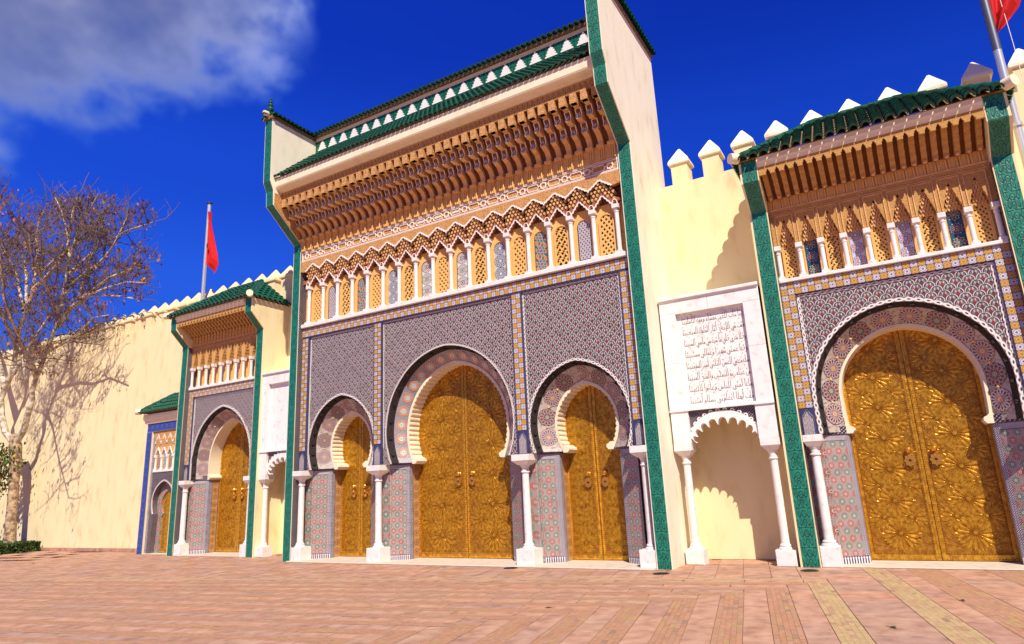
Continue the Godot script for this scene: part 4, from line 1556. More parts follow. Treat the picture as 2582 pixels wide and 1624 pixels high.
# ------------------------------------------------------------------ the two single-arched side portals
func side_gate(label: String, cx: float, sx: float, c: float) -> void:
	var g := thing("side_gate", label, "gate", Vector3(cx, 0, 0), "side portals with a single brass door")
	g.scale = Vector3(sx, 1, 1)
	var st := MB.new().m(M.plaster)
	st.box(-1.86, 4.5, -1.7, 1.86, 7.7, -1.0, false)
	st.box(-1.86, 0.0, -1.8, 1.86, 4.5, -1.6, false)
	put(g, "gate_wall", st)
	var prof := [-0.52, 0.0, -0.52, 6.85, -0.03, 7.33, -0.03, 7.78, -1.62, 7.78, -1.62, 0.0]
	var front := [-0.52, 0.0, -0.52, 6.85, -0.03, 7.33, -0.03, 7.78]
	for s in [-1.0, 1.0]:
		st = MB.new().m(M.plaster)
		along_x(st, prof, minf(s * 1.865, s * 2.215), maxf(s * 1.865, s * 2.215))
		var wing := put(g, "wing_wall", st)
		border_tiles(wing, "green_tile", front, s * 2.03, 0.29, 0.34)
		st = MB.new().m(M.weave_dark)
		st.k = 6.0
		var xi: float = s * 1.86
		var q := [Vector3(xi, 0, -0.52), Vector3(xi, 0, -0.9), Vector3(xi, 6.8, -0.9), Vector3(xi, 6.8, -0.52)]
		if s > 0:
			st.quad(q[0], q[3], q[2], q[1])
		else:
			st.quad(q[0], q[1], q[2], q[3])
		put(wing, "inner_cheek", st)
		# pier behind the column
		st = MB.new().m(M.suns)
		st.k = 2.9
		st.box(minf(s * 1.54, s * 1.86), 0, -1.5, maxf(s * 1.54, s * 1.86), 2.36, -0.86, false)
		put(g, "pier", st)
	# frame, arch, door
	st = MB.new().m(M.navy)
	st.box(-1.86, 5.06, -1.0, 1.86, 5.32, -0.692, false)
	for s in [-1.0, 1.0]:
		st.box(minf(s * 1.6, s * 1.86), FOOT - 0.03, -1.0, maxf(s * 1.6, s * 1.86), 5.06, -0.692, false)
	put(g, "frame_bed", st)
	checker(g, 30, 2, -1.86, 5.066, 0.124, -0.692, false)
	for s in [-1.0, 1.0]:
		checker(g, 2, 18, -1.86 if s < 0 else 1.612, 2.834, 0.124, -0.692, false)
		st = MB.new()
		var x: float = s * 1.732
		st.m(M.arch_mosaic).quadu(Vector3(x - 0.12, 2.34, -0.684), Vector3(x + 0.12, 2.34, -0.684), Vector3(x + 0.12, 2.82, -0.684), Vector3(x - 0.12, 2.82, -0.684), Vector2(0, 1), Vector2(1, 1), Vector2(1, 0), Vector2(0, 0))
		st.m(M.navy).line(PackedVector2Array([Vector2(x - 0.1, 2.35), Vector2(x - 0.1, 2.64), Vector2(x - 0.05, 2.71), Vector2(x, 2.8), Vector2(x + 0.05, 2.71), Vector2(x + 0.1, 2.64), Vector2(x + 0.1, 2.35)]), 0.014, -0.69, -0.676)
		put(g, "pier_mosaic", st)
	var p := {x = 0.0, hw = 1.52, c = c, yc = 4.61 - sqrt((1.52 + c) * (1.52 + c) - c * c), z = -0.74, hwf = 1.445, zf = -0.87, hwr = 1.15, cr = c + 0.02, ycr = 4.27 - sqrt((1.18 + c) * (1.18 + c) - (c + 0.02) * (c + 0.02)), zr = -1.15, rt = 0.035, zd = -1.55, teeth = 0, field = M.field_vine,
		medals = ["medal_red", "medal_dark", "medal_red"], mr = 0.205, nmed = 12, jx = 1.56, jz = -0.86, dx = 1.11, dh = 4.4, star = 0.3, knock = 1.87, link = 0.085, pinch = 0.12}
	archway(g, p)
	spandrel(g, 0.0, 1.61, 5.06, p, M.scales, Vector2(0.2, 0.2))
	var cm := column_mesh(0.33, 0.085, 0.35, 2.12, 2.33)
	for s in [-1.0, 1.0]:
		put(g, "column", cm, Vector3(s * 1.7, 0, -0.7))
	st = MB.new().m(M.worn_stone)
	st.bevel(-1.86, -0.05, -1.7, 1.86, 0.02, -0.62, 0.012)
	put(g, "threshold", st)
	# gallery
	st = MB.new().m(M.white_stone)
	st.bevel(-1.86, 5.32, -0.9, 1.86, 5.39, -0.63, 0.01)
	put(g, "gallery_sill", st)
	var cl := colonnette_mesh(0.043, 5.39, 6.1, 0.068)
	var bay := 0.402
	for i in 10:
		put(g, "colonnette", cl, Vector3((i - 4.5) * bay, 0, -0.71))
	var kinds := ["", "pane_bold", "", "pane_lilac", "", "pane_lilac", "", "pane_bold", ""]
	var scr := [screen_mesh(0.125, 5.42, 6.22, -0.88, 0.1, 0), screen_mesh(0.125, 5.42, 6.22, -0.88, 0.115, 1)]
	var panes := {}
	st = MB.new().m(M.ochre_deep)
	for i in 9:
		var x := (i - 4) * bay
		pierced_bay(st, bay / 2, 5.39, 6.75, 0.125, 6.22, -1.0, -0.89, x)
		st.box(x - bay / 2, 5.39, -1.0, x + bay / 2, 5.43, -0.88, false)
		var kind: String = kinds[i]
		if kind == "":
			put(g, "pierced_screen", scr[(i / 2) % 2], Vector3(x, 0, 0))
		else:
			if not panes.has(kind):
				panes[kind] = pane_mesh(M[kind], 0.125, 5.42, 6.22, -0.9)
			put(g, "mosaic_pane", panes[kind], Vector3(x, 0, 0))
	put(g, "gallery_wall", st)
	# carved frieze with nine stalactite niches
	var poly := PackedVector2Array([Vector2(-1.86, 6.1)])
	var lines := MB.new().m(M.ochre)
	for i in 9:
		var x := (i - 4) * bay
		poly.append(Vector2(x - 0.14, 6.1))
		poly.append_array(shifted(cusped(0.14, 6.16, 6.64, 5, 0.012), x))
		poly.append(Vector2(x + 0.14, 6.1))
		lines.line(PackedVector2Array([Vector2(x - 0.165, 6.12), Vector2(x - 0.165, 6.73), Vector2(x + 0.165, 6.73), Vector2(x + 0.165, 6.12)]), 0.018, -0.7, -0.665)
	poly.append_array([Vector2(1.86, 6.1), Vector2(1.86, 6.89), Vector2(-1.86, 6.89)])
	st = MB.new().m(M.carved_light)
	st.ext(poly, -0.9, -0.68)
	put(g, "carved_frieze", st)
	lines.line(PackedVector2Array([Vector2(-1.86, 6.87), Vector2(1.86, 6.87)]), 0.03, -0.7, -0.655)
	lines.line(PackedVector2Array([Vector2(-1.86, 6.765), Vector2(1.86, 6.765)]), 0.014, -0.7, -0.662)
	for i in 10:
		var q := (i - 4.5) * bay
		lines.line(PackedVector2Array([Vector2(q - 0.05, 6.815), Vector2(q, 6.845), Vector2(q + 0.05, 6.815), Vector2(q, 6.785)]), 0.012, -0.7, -0.667, true)
	put(g, "frieze_mouldings", lines)
	st = MB.new().m(M.ochre)
	for j in 6:
		for i in range(-3, 4):
			var x := (i + (0.5 if j % 2 else 0.0)) * 0.05
			var y := 6.16 + 0.07 * j
			if absf(x) > 0.135 * (1.0 - (y - 6.1) / 0.56) + 0.012:
				continue
			var z1 := -0.86 + 0.15 * (j + 1.0) / 6.0
			st.ext(V2([x - 0.021, y + 0.075, x - 0.021, y + 0.02, x, y - 0.015, x + 0.021, y + 0.02, x + 0.021, y + 0.075]), -0.9, z1)
	var muq := st.mesh()
	for i in 9:
		put(g, "stalactite_niche", muq, Vector3((i - 4) * bay, 0, 0))
	# brackets and lace fringe
	st = MB.new().m(M.ochre_deep)
	st.quad(Vector3(-1.86, 6.88, -0.7), Vector3(1.86, 6.88, -0.7), Vector3(1.86, 7.14, -0.7), Vector3(-1.86, 7.14, -0.7))
	st.m(M.brown)
	st.quad(Vector3(-1.86, 7.12, -0.7), Vector3(1.86, 7.12, -0.7), Vector3(1.86, 7.56, -0.16), Vector3(-1.86, 7.56, -0.16))
	put(g, "overhang_soffit", st)
	var cb := MB.new().m(M.carved_light)
	along_x(cb, [-0.7, 7.1, -0.54, 7.1, -0.54, 7.15, -0.44, 7.2, -0.42, 7.27, -0.33, 7.3, -0.3, 7.37, -0.2, 7.39, -0.17, 7.46, -0.06, 7.46, -0.06, 7.56, -0.7, 7.56], -0.046, 0.046)
	cb.m(M.ochre_deep)
	for x in [-0.024, 0.024]:
		cb.tube(PackedVector3Array([Vector3(x, 6.88, -0.68), Vector3(x, 7.09, -0.68)]), PackedFloat32Array([0.017, 0.017]), 8)
	var ball := []
	for a in 6:
		ball.append(Vector2(maxf(0.002, sin(PI * a / 5.0) * 0.036), -cos(PI * a / 5.0) * 0.036))
	cb.m(M.ochre).lathe(ball, 8, Vector3(0, 7.09, -0.56))
	var cbm := cb.mesh()
	for i in 22:
		put(g, "bracket", cbm, Vector3((i - 10.5) * 0.169, 0, 0))
	poly = PackedVector2Array([Vector2(-1.86, 7.42)])
	for i in 21:
		var x := (i - 10.0) * 0.169
		for q in [-0.04, 7.42, -0.038, 7.47, -0.022, 7.485, -0.022, 7.5, 0.0, 7.53, 0.022, 7.5, 0.022, 7.485, 0.038, 7.47, 0.04, 7.42]:
			if q < 1.0:
				poly.append(Vector2(x + q, 0))
			else:
				poly[poly.size() - 1].y = q
	poly.append_array([Vector2(1.86, 7.42), Vector2(1.86, 7.62), Vector2(-1.86, 7.62)])
	st = MB.new().m(M.carved_light)
	st.ext(poly, -0.08, -0.03, Transform3D(), true)
	put(g, "lace_fringe", st)
	st = MB.new().m(M.cream)
	along_x(st, [-0.8, 7.6, -0.02, 7.6, 0.0, 7.66, 0.03, 7.7, 0.03, 7.8, -0.8, 7.8], -1.865, 1.865)
	put(g, "cornice", st)
	hip_roof(g, 2.28, 0.74, 7.76, 0.12, 8.88, -1.42, -1.6, 0.2, 0.086, 2)

# ------------------------------------------------------------------ lettering: joined strokes, right to left
const DOTS := {"b": -1, "t": 2, "T": 3, "n": 1, "y": -2, "j": -1, "x": 1, "D": 1, "S": 3, "z": 1, "g": 1, "f": 1, "q": 2}
func glyph(ch: String, prev: bool, next: bool) -> Array:
	# [width, strokes]; x runs leftwards
	match ch:
		"a", "A", "I", "M":
			return [0.62, [[0, 0, 0.3, 0, 0.3, 1.7]]] if prev else [0.55, [[0.25, 0, 0.25, 1.7]]]
		"b", "t", "T", "n", "y", "c", "Y":
			if next:
				return [0.75, [[0, 0, 0.38, 0, 0.38, 0.5], [0.38, 0, 0.75, 0]]]
			if ch == "n":
				return [1.05, [[0, 0.3, 0.05, -0.15, 0.4, -0.5, 0.85, -0.3, 0.95, 0.25]]]
			if ch in "yY":
				return [1.25, [[0, 0.1, 0.35, 0.35, 0.5, 0.1, 0.15, -0.3, 0.45, -0.6, 1.1, -0.45, 1.2, -0.05]]]
			return [1.35, [[0, 0.45, 0.08, 0.05, 0.5, -0.05, 1.1, 0, 1.25, 0.4]]]
		"j", "H", "x":
			if next:
				return [0.95, [[0, 0, 0.95, 0], [0.15, 0.55, 0.5, 0.6, 0.8, 0.05]]]
			return [1.15, [[0.05, 0.5, 0.6, 0.55, 0.15, 0.05, 0.2, -0.5, 0.65, -0.75, 1.1, -0.5]]]
		"d", "D":
			return [0.6, [[0.1, 0.75, 0.48, 0.4, 0.45, 0.02, 0, 0]]]
		"r":
			return [0.6, [[0, 0.1, 0.2, 0, 0.35, -0.25, 0.75, -0.55]]]
		"s", "S":
			var t := [[0, 0, 0.2, 0, 0.2, 0.38], [0.2, 0, 0.5, 0, 0.5, 0.38], [0.5, 0, 0.8, 0, 0.8, 0.38]]
			t.append([0.8, 0, 1.05, 0] if next else [0.8, 0, 0.85, -0.3, 1.2, -0.5, 1.6, -0.25, 1.7, 0.2])
			return [1.05 if next else 1.8, t]
		"z":
			return [1.15, [[0, 0, 0.2, 0.35, 0.65, 0.45, 0.75, 0.1, 0.1, 0, 1.0, 0, 1.0, 0.3], [1.0, 0, 1.15, 0]]]
		"e", "g":
			if next:
				return [0.8, [[0, 0, 0.3, 0, 0.1, 0.42, 0.6, 0.42, 0.4, 0, 0.8, 0]]] if prev else [0.9, [[0.55, 0.65, 0.15, 0.6, 0.2, 0.2, 0.75, 0, 0.9, 0]]]
			return [1.15, [[0.6, 0.6, 0.1, 0.4, 0.4, 0.1, 0.1, -0.2, 0.2, -0.6, 0.7, -0.8, 1.1, -0.55]]]
		"f", "q":
			return [0.75, [[0, 0, 0.42, 0, 0.6, 0.25, 0.4, 0.5, 0.2, 0.25, 0.4, 0, 0.75, 0]]]
		"k":
			return [1.0, [[0, 0, 0.8, 0, 0.15, 0.7, 0.9, 1.5], [0.8, 0, 1.0, 0]]] if next else [1.1, [[0, 1.5, 0.05, 0, 0.9, 0, 1.0, 0.3], [0.4, 0.4, 0.7, 0.6, 0.4, 0.8]]]
		"l":
			return [0.55, [[0, 0, 0.3, 0, 0.3, 1.65], [0.3, 0, 0.55, 0]]] if next else [1.0, [[0.15, 1.65, 0.2, -0.2, 0.6, -0.4, 0.95, 0.1]]]
		"m":
			return [0.75, [[0, 0, 0.2, 0, 0.2, 0.38, 0.5, 0.38, 0.5, 0, 0.2, 0], [0.5, 0, 0.75, 0]]] if next else [0.8, [[0, 0, 0.2, 0, 0.25, 0.38, 0.55, 0.3, 0.5, 0, 0.2, 0], [0.5, 0, 0.65, -0.1, 0.7, -0.6]]]
		"h":
			return [0.85, [[0, 0, 0.15, 0.5, 0.6, 0.5, 0.6, 0, 0.25, -0.2, 0.2, 0.1, 0.6, 0.05, 0.85, 0]]] if next else [0.7, [[0, 0, 0.2, 0, 0.2, 0.5, 0.55, 0.3, 0.5, 0, 0.2, 0]]]
		"w", "u":
			return [0.8, [[0, 0, 0.2, 0, 0.2, 0.42, 0.5, 0.42, 0.5, 0, 0.2, 0], [0.5, 0.1, 0.55, -0.3, 0.9, -0.5]]]
		"v":
			return [0.5, [[0.1, 0.3, 0.35, 0.4, 0.15, 0.15, 0.4, 0.1]]]
	return [0.5, []]

func lettering(line: String, xr: float, width: float, y: float, sy: float, z: float) -> MB:
	var placed := []
	var x := 0.0
	var n := line.length()
	for i in n:
		var ch := line[i]
		if ch == " ":
			x += 0.3
			continue
		var prev := i > 0 and not line[i - 1] in " aAIMdDrwuv"
		var next := i < n - 1 and line[i + 1] != " " and line[i + 1] != "v" and not ch in "aAIMdDrwuv"
		var g := glyph(ch, prev, next)
		for s in g[1]:
			placed.append([x, s])
		var w: float = g[0]
		var mid := x + w * 0.45
		if DOTS.has(ch):
			var d: int = DOTS[ch]
			for q in absi(d):
				var dx := (q - (absi(d) - 1) * 0.5) * 0.2 if q < 2 else 0.0
				var dy := (0.95 if d > 0 else -0.35) + (0.2 if q == 2 else 0.0)
				placed.append([mid + dx, [-0.05, dy, 0.05, dy + 0.06]])
		if ch in "AMuc":
			var hy := 1.95 if ch in "AM" else 0.75
			placed.append([mid - 0.15, [0, hy, 0.2, hy + 0.12, 0.1, hy - 0.05, 0.3, hy - 0.02] if ch != "M" else [-0.15, hy, 0.0, hy + 0.12, 0.2, hy, 0.4, hy + 0.12]])
		if ch == "I":
			placed.append([mid - 0.15, [0, -0.3, 0.2, -0.2, 0.1, -0.4, 0.3, -0.38]])
		if i % 3 == 1 and ch != "a" and ch != "l":
			placed.append([mid, [-0.16, 1.25, 0.2, 1.05]])
		elif i % 5 == 2:
			placed.append([mid, [-0.16, -0.62, 0.2, -0.82]])
		x += w
	var k := width / x
	var st := MB.new().m(M.ink)
	for q in placed:
		var p := PackedVector2Array()
		var s: Array = q[1]
		for i in range(0, s.size(), 2):
			p.append(Vector2(xr - (q[0] + s[i]) * k, y + s[i + 1] * sy))
		st.line(p, 0.0095, z, z + 0.004)
	return st

# ------------------------------------------------------------------ marble niche between two portals
func niche(label: String, cx: float, sx: float, inscribed: bool) -> void:
	var g := thing("marble_niche", label, "niche", Vector3(cx, 0, 0), "marble niches between the portals")
	g.scale = Vector3(sx, 1, 1)
	var zf := -0.58
	var st := MB.new().m(M.marble)
	# slab with a sunk panel
	var o := [Vector2(-1.03, 3.02), Vector2(1.03, 3.02), Vector2(1.03, 5.36), Vector2(-1.03, 5.36)]
	var i := [Vector2(-0.7, 3.05), Vector2(0.7, 3.05), Vector2(0.7, 5.05), Vector2(-0.7, 5.05)]
	for q in 4:
		var w := (q + 1) % 4
		st.quad(Vector3(o[q].x, o[q].y, zf), Vector3(o[w].x, o[w].y, zf), Vector3(i[w].x, i[w].y, zf), Vector3(i[q].x, i[q].y, zf))
		st.quad(Vector3(i[q].x, i[q].y, zf), Vector3(i[w].x, i[w].y, zf), Vector3(i[w].x, i[w].y, zf - 0.1), Vector3(i[q].x, i[q].y, zf - 0.1))
	st.quad(Vector3(-0.7, 3.05, zf - 0.1), Vector3(0.7, 3.05, zf - 0.1), Vector3(0.7, 5.05, zf - 0.1), Vector3(-0.7, 5.05, zf - 0.1))
	st.quad(Vector3(-1.03, 5.36, zf), Vector3(1.03, 5.36, zf), Vector3(1.03, 5.36, -1.6), Vector3(-1.03, 5.36, -1.6))
	st.quad(Vector3(-1.03, 3.02, -1.6), Vector3(1.03, 3.02, -1.6), Vector3(1.03, 3.02, zf), Vector3(-1.03, 3.02, zf))
	put(g, "slab", st)
	# thin joints between the marble plates
	for e in [[-1.03, 5.07, -0.7, 5.07], [0.7, 5.07, 1.03, 5.07], [-1.03, 4.0, -0.7, 4.0], [0.7, 4.15, 1.03, 4.15], [0.0, 5.05, 0.0, 5.36]]:
		st = MB.new().m(M.joint)
		st.line(PackedVector2Array([Vector2(e[0], e[1]), Vector2(e[2], e[3])]), 0.004, zf, zf + 0.0015)
		put(g, "plate_joint", st)
	st = MB.new().m(M.marble)
	st.bevel(-1.03, 5.36, -1.6, 1.03, 5.43, zf + 0.05, 0.01)
	put(g, "cornice", st)
	for s in [-1.0, 1.0]:
		st = MB.new().m(M.marble)
		st.box(minf(s * 0.66, s * 1.02), 2.33, -0.92, maxf(s * 0.66, s * 1.02), 2.985, zf)
		put(g, "block", st)
	st = MB.new().m(M.marble)
	st.box(-1.03, 2.985, -0.92, -0.62, 3.02, zf + 0.03)
	st.box(0.62, 2.985, -0.92, 1.03, 3.02, zf + 0.03)
	st.box(-0.62, 2.99, -0.92, 0.62, 3.02, zf + 0.012)
	put(g, "ledge", st)
	# scalloped arch under a pierced lattice
	var sc := PackedVector2Array()
	var lobes := 9
	for q in lobes * 6 + 1:
		var t := float(q) / (lobes * 6)
		var a := PI * t
		var f := pow(absf(sin(t * lobes * PI)), 0.45)
		sc.append(Vector2(-cos(a) * (0.63 - 0.06 * (1.0 - f)), 2.37 + sin(a) * (0.44 - 0.11 * (1.0 - f)) - 0.03 * (1.0 - f)))
	var poly := sc.duplicate()
	var ou := PackedVector2Array()
	for q in sc.size():
		var a := PI * q / (sc.size() - 1)
		ou.append(Vector2(-cos(a) * 0.66, 2.44 + sin(a) * 0.5))
	st = MB.new().m(M.white)
	st.band(ou, sc, -0.8, -0.62)
	put(g, "scalloped_arch", st)
	st = MB.new()
	st.m(M.weave_dark)
	st.k = 9.0
	poly = ou.duplicate()
	poly.append_array([Vector2(0.66, 2.985), Vector2(-0.66, 2.985)])
	st.ext(poly, -0.8, -0.66)
	st.m(M.white)
	for q in 14:
		var a := PI * (q + 0.5) / 14.0
		var c := Vector2(-cos(a) * 0.64, 2.45 + sin(a) * 0.5)
		var arc := PackedVector2Array()
		for w in 7:
			var b := a - PI / 2 + PI * w / 6.0
			arc.append(c + Vector2(sin(b - a + a) * 0.0, 0) + Vector2(-cos(a + (w - 3) * 0.5), sin(a + (w - 3) * 0.5)) * 0.035)
		st.line(arc, 0.022, -0.67, -0.63)
	put(g, "arch_lattice", st)
	var cm := column_mesh(0.36, 0.08, 0.28, 2.1, 2.33)
	for s in [-1.0, 1.0]:
		put(g, "column", cm, Vector3(s * 0.845, 0, -0.76))
	if inscribed:
		var lines := ["Ana bab alxyr tgSah wfwd alMmlyna", "fqt fy alIbdae MTar almlwk almbdeyna", "wela qdry elY ma Syd fy mazy alsnyna", "wgda Hsny Shyra wjmaly mstbyna", "Sad mjdy alHsn alTany Amyr almumnyna", "mn Hbah rbh altmkyn walftH almbyna", "faDa amny alnas wjavwa lacDyna", "qlt Ahla adxlwny bslam Mmnyna"]
		for q in 8:
			put(g, "inscription_line", lettering(lines[q], 0.66, 1.27, 4.83 - q * 0.241, 0.088, zf - 0.1))

# ------------------------------------------------------------------ small blue framed gate by the left wall
func small_gate() -> void:
	var cx := -12.6
	var g := thing("small_gate", "small blue framed side gate under a green tiled lean-to roof, far left", "gate", Vector3(cx, 0, 0))
	var zf := -0.85
	var st := MB.new().m(M.plaster)
	st.box(-1.15, 0, -1.5, 1.05, 4.42, -1.2, false)
	put(g, "gate_wall", st)
	for s in [-1.0, 1.0]:
		st = MB.new().m(M.plaster)
		st.box(minf(s * 0.83, s * 1.16), 0, -1.46, maxf(s * 0.83, s * 1.16), 4.42, zf, false)
		var w := put(g, "side_pier", st)
		border_tiles(w, "blue_tile", [zf, 0.0, zf, 4.12], s * 0.995, 0.3, 0.3)
	st = MB.new().m(M.plaster)
	st.box(-1.16, 4.12, -1.46, 1.16, 4.42, zf - 0.002, false)
	var lin := put(g, "lintel", st)
	for i in 8:
		place_tile(lin, "border_tile", "blue_tile", Vector3(-0.995 + i * 0.284, 4.27, zf - 0.002), 0.28, 0.28)
	# green woven strip and grey mosaic
	st = MB.new().m(M.weave)
	st.k = 12.0
	st.box(-0.83, 0, -1.2, -0.72, 4.12, zf - 0.06, false)
	st.box(0.72, 0, -1.2, 0.83, 4.12, zf - 0.06, false)
	put(g, "woven_strip", st)
	var p := PackedVector2Array()
	p.append(Vector2(-0.58, 0.0))
	p.append_array(arch(0.6, 0.14, 1.66, 1.3, 16))
	p.append(Vector2(0.58, 0.0))
	p.append_array([Vector2(0.72, 0), Vector2(0.72, 2.72), Vector2(-0.72, 2.72), Vector2(-0.72, 0)])
	st = MB.new().m(M.weave_dark)
	st.k = 14.0
	st.ext(p, -1.2, zf - 0.08)
	put(g, "spandrel", st)
	st = MB.new().m(M.links)
	st.band(arch(0.66, 0.14, 1.66, 1.3, 16), arch(0.6, 0.14, 1.66, 1.3, 16), zf - 0.08, zf - 0.06, true, true, 9.0)
	put(g, "link_border", st)
	# inner horseshoe and jambs
	p = PackedVector2Array([Vector2(-0.32, 0.0), Vector2(-0.32, 1.24), Vector2(-0.26, 1.24)])
	p.append_array(arch(0.36, 0.1, 1.62, 1.3, 14))
	p.append_array([Vector2(0.26, 1.24), Vector2(0.32, 1.24), Vector2(0.32, 0.0), Vector2(0.66, 0), Vector2(0.66, 2.5), Vector2(-0.66, 2.5), Vector2(-0.66, 0)])
	st = MB.new().m(M.suns)
	st.k = 3.4
	st.ext(p, -1.25, zf - 0.26)
	put(g, "inner_arch", st)
	door_leaf(g, -0.36, -0.003, 0.03, 2.3, -1.16, 0.14, 0.0)
	door_leaf(g, 0.36, 0.003, 0.03, 2.3, -1.16, 0.14, 0.0)
	# gallery of four little panes under white cusped gables
	st = MB.new().m(M.ochre_deep)
	st.box(-0.72, 2.72, -1.2, 0.72, 4.12, zf - 0.14, false)
	put(g, "gallery_wall", st)
	st = MB.new().m(M.white_stone)
	st.bevel(-0.72, 2.7, -1.1, 0.72, 2.77, zf - 0.05, 0.01)
	put(g, "gallery_sill", st)
	var cl := colonnette_mesh(0.035, 2.77, 3.3, 0.055)
	var pm := [pane_mesh(M.pane_flower, 0.1, 2.8, 3.45, zf - 0.135), pane_mesh(M.pane_grey, 0.1, 2.8, 3.45, zf - 0.135)]
	var cut := PackedVector2Array()
	var high := PackedVector2Array()
	var ed := MB.new().m(M.white)
	for i in 4:
		var x := (i - 1.5) * 0.34
		put(g, "mosaic_pane", pm[i % 2], Vector3(x, 0, 0))
		cut.append_array(shifted(cusped(0.14, 3.3, 3.54, 3, 0.014), x))
		ed.line(shifted(cusped(0.14, 3.3, 3.54, 3, 0.014), x), 0.028, zf - 0.1, zf - 0.055)
		high.append_array(shifted(cusped(0.17, 3.68, 3.98, 4, 0.012), x))
	for i in 5:
		put(g, "colonnette", cl, Vector3((i - 2.0) * 0.34, 0, zf - 0.12))
	ed.line(high, 0.03, zf - 0.08, zf - 0.035)
	cut.append_array([Vector2(0.72, 3.32), Vector2(0.72, 4.1), Vector2(-0.72, 4.1), Vector2(-0.72, 3.32)])
	st = MB.new().m(M.ochre)
	st.ext(cut, zf - 0.14, zf - 0.08)
	for j in 4:
		for i in 4:
			for e in range(-2, 3):
				var x := (i - 1.5) * 0.34 + (e + (0.5 if j % 2 else 0.0)) * 0.06
				st.ext(V2([x - 0.02, 3.62 + j * 0.07, x, 3.57 + j * 0.07, x + 0.02, 3.62 + j * 0.07, x + 0.02, 3.65 + j * 0.07, x - 0.02, 3.65 + j * 0.07]), zf - 0.08, zf - 0.06 + j * 0.012)
	high.append_array([Vector2(0.72, 3.72), Vector2(0.72, 4.11), Vector2(-0.72, 4.11), Vector2(-0.72, 3.72)])
	st.m(M.carved).ext(high, zf - 0.08, zf - 0.045)
	put(g, "arcade", st)
	put(g, "arcade_edging", ed)
	st = MB.new().m(M.cream)
	along_x(st, [-1.3, 4.42, zf + 0.05, 4.42, zf + 0.08, 4.52, zf + 0.14, 4.58, zf + 0.14, 4.74, -1.3, 4.74], -1.24, 1.16)
	put(g, "cornice", st)
	hip_roof(g, 1.36, 0.55, 4.76, zf + 0.28, 5.42, -1.42, -1.45, 0.14, 0.06, 1)
	st = MB.new().m(M.worn_stone)
	st.bevel(-0.83, -0.05, -1.2, 0.83, 0.02, zf + 0.02, 0.01)
	put(g, "threshold", st)

# ------------------------------------------------------------------ crenellated wall behind the portals
func walls() -> void:
	var mm := merlon_mesh(M.plaster, M.plaster_pale)
	var ml := merlon_mesh(M.plaster, M.plaster)
	var g := thing("crenellated_wall", "cream wall with pyramid topped merlons behind the right portal", "wall")
	var st := MB.new().m(M.plaster)
	st.box(5.3, 0, -2.1, 16.5, 8.46, -1.6)
	put(g, "wall_face", st)
	for i in 15:
		put(g, "merlon", mm, Vector3(5.9 + i * 0.743, 8.46, -1.81))
	g = thing("crenellated_wall", "long cream wall with pyramid topped merlons running left behind the plane tree", "wall")
	st = MB.new().m(M.plaster)
	st.box(-40.0, 0, -2.0, -11.2, 8.36, -1.48)
	st.box(-11.2, 7.5, -2.0, -7.65, 8.36, -1.48)
	st.box(-7.65, 0, -2.0, -5.3, 8.36, -1.48)
	put(g, "wall_face", st)
	for i in 44:
		put(g, "merlon", ml, Vector3(-7.63 - i * 0.712, 8.36, -1.70))
	var pl := MB.new().m(M.slab)
	for q in 3:
		pl.col = [Color(0.86, 0.84, 0.84), Color(0.98, 0.95, 0.95), Color(0.92, 0.9, 0.92)][q]
		var one := MB.new().m(M.slab)
		one.col = pl.col
		one.bevel(-0.245, 0, -0.1, 0.245, 0.13, 0.05, 0.008)
		var am := one.mesh()
		for i in 13:
			put(g, "plinth_stone", am, Vector3(-13.9 - (i * 3 + q) * 0.5 - (0.0 if i < 5 else 0.0), 0, -1.43))

# ------------------------------------------------------------------ paved square
const TURN := 0.195
func pv(s: float, t: float) -> Vector3:
	return Vector3(s * cos(TURN) + t * sin(TURN), 0, -s * sin(TURN) + t * cos(TURN))

